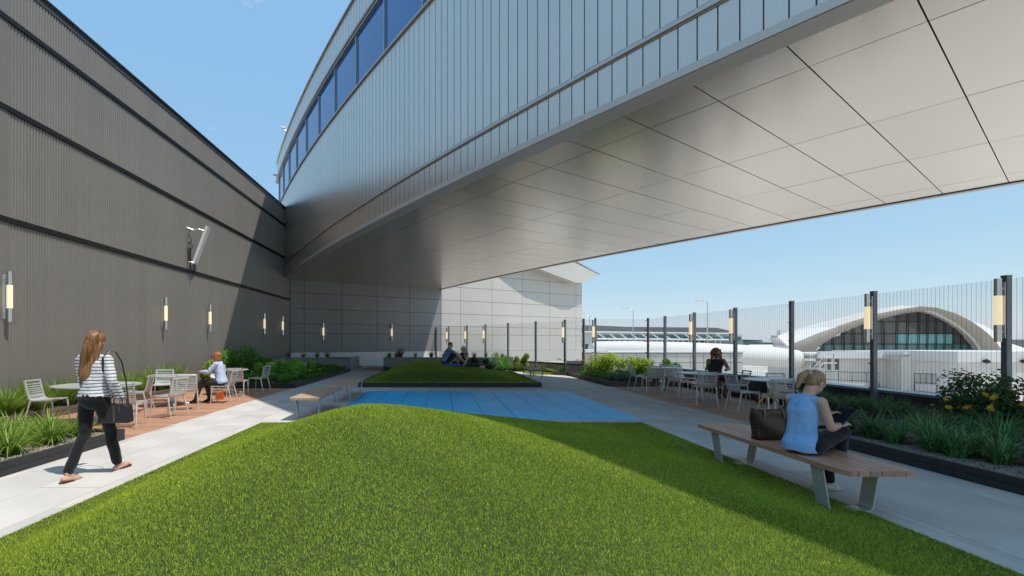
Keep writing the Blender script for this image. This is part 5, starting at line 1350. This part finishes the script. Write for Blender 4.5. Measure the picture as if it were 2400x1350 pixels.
# tube walkway
tw2 = thing('tube_walkway', 'long white tubular footbridge left of the arched terminal', 'walkway')
b = MB(); b.tube([atd(1385, 824, 62), atd(1480, 824, 62), atd(1600, 826, 63), atd(1720, 831, 66), atd(1800, 835, 70), atd(1862, 842, 76)], [1.32, 1.35, 1.36, 1.4, 1.45, 1.5], 28); o = b.build('tube', M_shellw, tw2); autosmooth(o.data, 60)
b = MB(); b.tube([atd(1755, 816, 84), atd(1850, 816, 84)], .62, 16); o = b.build('second_tube', M_shellw, tw2); autosmooth(o.data, 60)
nb = thing('panel_building', 'low pale panelled building below the tubular footbridge', 'building')
for k in range(12):
    xa = 1366 + k*31.5
    if xa > 1735: break
    for (ya, yb) in ((828, 850), (850, 873), (873, 905)): bx('wall_panel', M_wallp, xa+.5, min(1741, xa+31), 46, ya+.5, yb-.5, .1, nb)
bx('wall_core', M_back, 1366, 1741, 46.11, 827, 930, 6, nb); bx('roof_edge', M_shellw, 1364, 1743, 45.9, 824, 827, 6, nb)
fg = thing('apron_wall', 'long low cream wall on the apron in front of the footbridge', 'wall'); bx('wall', M_cream, 1740, 1905, 80, 843, 852, 1, fg)
cn_ = thing('small_canopy', 'small flat canopy beside the end of the panelled building', 'canopy'); b = MB(); p = atd(1358, 826, 44); b.box(p.x, p.x+2.6, 44, 46, p.z, p.z+.25); b.tube([(p.x+1.6, 45, GZ), (p.x+1.6, 45, p.z)], .08, 6); b.build('canopy_roof', M_white, cn_)
# distant terminal
ft = thing('distant_terminal', 'long distant terminal with dark sloped roof, glass front and white canopy struts', 'building')
def slab_px(name, m, pts, d, deep, parent): b = MB(); b.slab3([atd(x, y, d) for x, y in pts], (0, deep, 0)); return b.build(name, m, parent)
slab_px('roof', M_greyroof, ((1362, 762), (1404, 763), (1470, 766), (1680, 768), (1722, 778), (1722, 782), (1362, 779)), 170, 25, ft)
slab_px('wall', M_cream, ((1362, 779), (1720, 782), (1720, 806), (1362, 806)), 171, 20, ft)
for k in range(22): bx('window', M_teal, 1400 + k*14.3, 1412.5 + k*14.3, 170.8, 785, 795, .15, ft)
slab_px('undercroft', M_dark, ((1400, 796.5), (1724, 797.5), (1724, 830), (1400, 830)), 170.5, 18, ft)
b = MB(); b.tube([atd(1366, 778, 158), atd(1716, 782, 158)], .28, 6); b.tube([atd(1400, 794.5, 150), atd(1726, 796.5, 150)], .33, 6)
for k in range(13): b.tube([atd(1404 + k*25, 783, 156), atd(1420 + k*25, 794, 150.5)], .2, 5)
b.build('canopy_frame', M_shellw, ft)
b = MB()
for k in range(24): p = atd(1428 + k*12.4, 796, 150.5); b.tube([p, V3((p.x, p.y, GZ))], .12, 5)
b.build('columns', M_shellw, ft); ft['label'] = 'long distant terminal with dark sloped roof, glass front and white canopy struts'
ft2 = thing('distant_hall', 'small glazed hall with blue signs right of the distant terminal', 'building')
slab_px('roof', M_cream, ((1716, 782), (1742, 783), (1738, 788), (1716, 790)), 150, 10, ft2); slab_px('glass_wall', M_teal, ((1690, 790), (1738, 788), (1738, 798), (1690, 799)), 152, 8, ft2); slab_px('lower_wall', M_conc, ((1700, 799), (1742, 798), (1742, 816), (1700, 816)), 150, 8, ft2)
ft3 = thing('distant_hall', 'low distant dark roofed building behind the left wing of the arched terminal', 'building')
slab_px('roof', M_dark, ((1733, 796), (1787, 797), (1787, 799), (1733, 798)), 200, 20, ft3); slab_px('wall', M_teal, ((1733, 799), (1787, 800), (1787, 806), (1733, 806)), 201, 18, ft3)
ft4 = thing('distant_shed', 'distant dark shed at the right edge beyond the arched terminal', 'building'); slab_px('wall', M_greyroof, ((2362, 796), (2460, 796), (2460, 822), (2362, 822)), 140, 20, ft4)
b = MB(); b.add([(-600, 900, GZ), (2400, 900, GZ), (2400, 900, 2), (-600, 900, 2), (-600, 940, GZ), (2400, 940, GZ), (2400, 940, 0), (-600, 940, 0)], [(0, 1, 2, 3), (3, 2, 6, 7), (5, 4, 7, 6)])
o = b.build('tree_line', mat('far_trees', (.09, .12, .10), .95, var=.4, vscale=.02)); o['kind'] = 'stuff'; o['label'] = 'thin dark tree line on the far horizon'
# light poles
def pole(label, px, py, d, arm=-1, base=GZ):
    p = atd(px, py, d); t = thing('light_pole', label, 'light pole', (p.x, p.y, base), 0, 'tall light poles'); h = p.z - base
    m = MB(); m.tube([(0, 0, 0), (0, 0, h)], [.16, .09], 8); m.build('pole', M_alu, t)
    m = MB(); m.tube([(0, 0, h-.25), (arm*.9, 0, h), (arm*1.0, 0, h)], .06, 6); m.build('arm', M_alu, t)
    m = MB(); m.box(min(arm*.7, arm*2.0), max(arm*.7, arm*2.0), -.25, .25, h-.02, h+.22); m.build('lamp_head', M_shellw, t)
pole('tall light pole in the middle, left of the fence lamp', 1484, 723, 100); pole('tallest light pole above the curly haired woman', 1658, 706, 85); pole('light pole just left of the fence corner', 1382, 738, 120)
pole('short light pole before the low cream wing', 1954, 829, 66); pole('low light pole with white box head by the outside stair', 1921, 845, 60)
# small airline letters on the wing roof
fc = bpy.data.curves.new('sign_text', 'FONT'); fc.body = 'jet'; fc.size = 2.4; fc.extrude = .06
fo = bpy.data.objects.new('tmp', fc); COL.objects.link(fo); dg = bpy.context.evaluated_depsgraph_get(); dg.update(); fm = bpy.data.meshes.new_from_object(fo.evaluated_get(dg)); bpy.data.objects.remove(fo)
fm.materials.clear(); fm.materials.append(mat('sign_blue', (.10, .16, .24), .6)); p = atd(1816, 806, 130)
tag(link('rooftop_sign', fm, None, p, (R(90), 0, 0)), 'small dark rooftop letters beyond the left wing of the arched terminal', 'sign')
rf = thing('rooftop_unit', 'small white box on the left wing tip of the arched terminal', 'unit', atd(1836, 784, D0-1)); m = MB(); m.box(-.5, .5, 0, 1, -.4, .8); m.build('box', M_shellw, rf)
# railings on the apron
for i, (x0, x1, y, d) in enumerate(((1935, 2060, 892, 58), (2143, 2196, 900, 50))):
    a = atd(x0, y, d); c2 = atd(x1, y+(6 if i == 0 else 2), d - (6 if i == 0 else 1)); h_ = 1.1
    t = thing('railing', ('long thin dark railing on the apron behind the mesh fence', 'short black railing before the buttressed wall')[i], 'railing'); b = MB()
    b.tube([a + V3((0, 0, h_)), c2 + V3((0, 0, h_))], .03, 5); b.tube([a + V3((0, 0, .15)), c2 + V3((0, 0, .15))], .03, 5)
    for k in range(24): q = lerp(a, c2, k/23); b.tube([q, q + V3((0, 0, h_))], .014 if k % 6 else .04, 4)
    b.build('bars', M_dark, t)
    b = MB()
    for q in (a, c2): b.tube([q, V3((q.x, q.y, GZ))], .05, 5)
    b.build('post', M_dark, t)
ap = MB(); a = atd(1900, 890, 62); ap.add([(20, 30, -5.6), (120, 30, -5.6), (120, 79, -5.6), (20, 79, -5.6)], [(0, 1, 2, 3)])
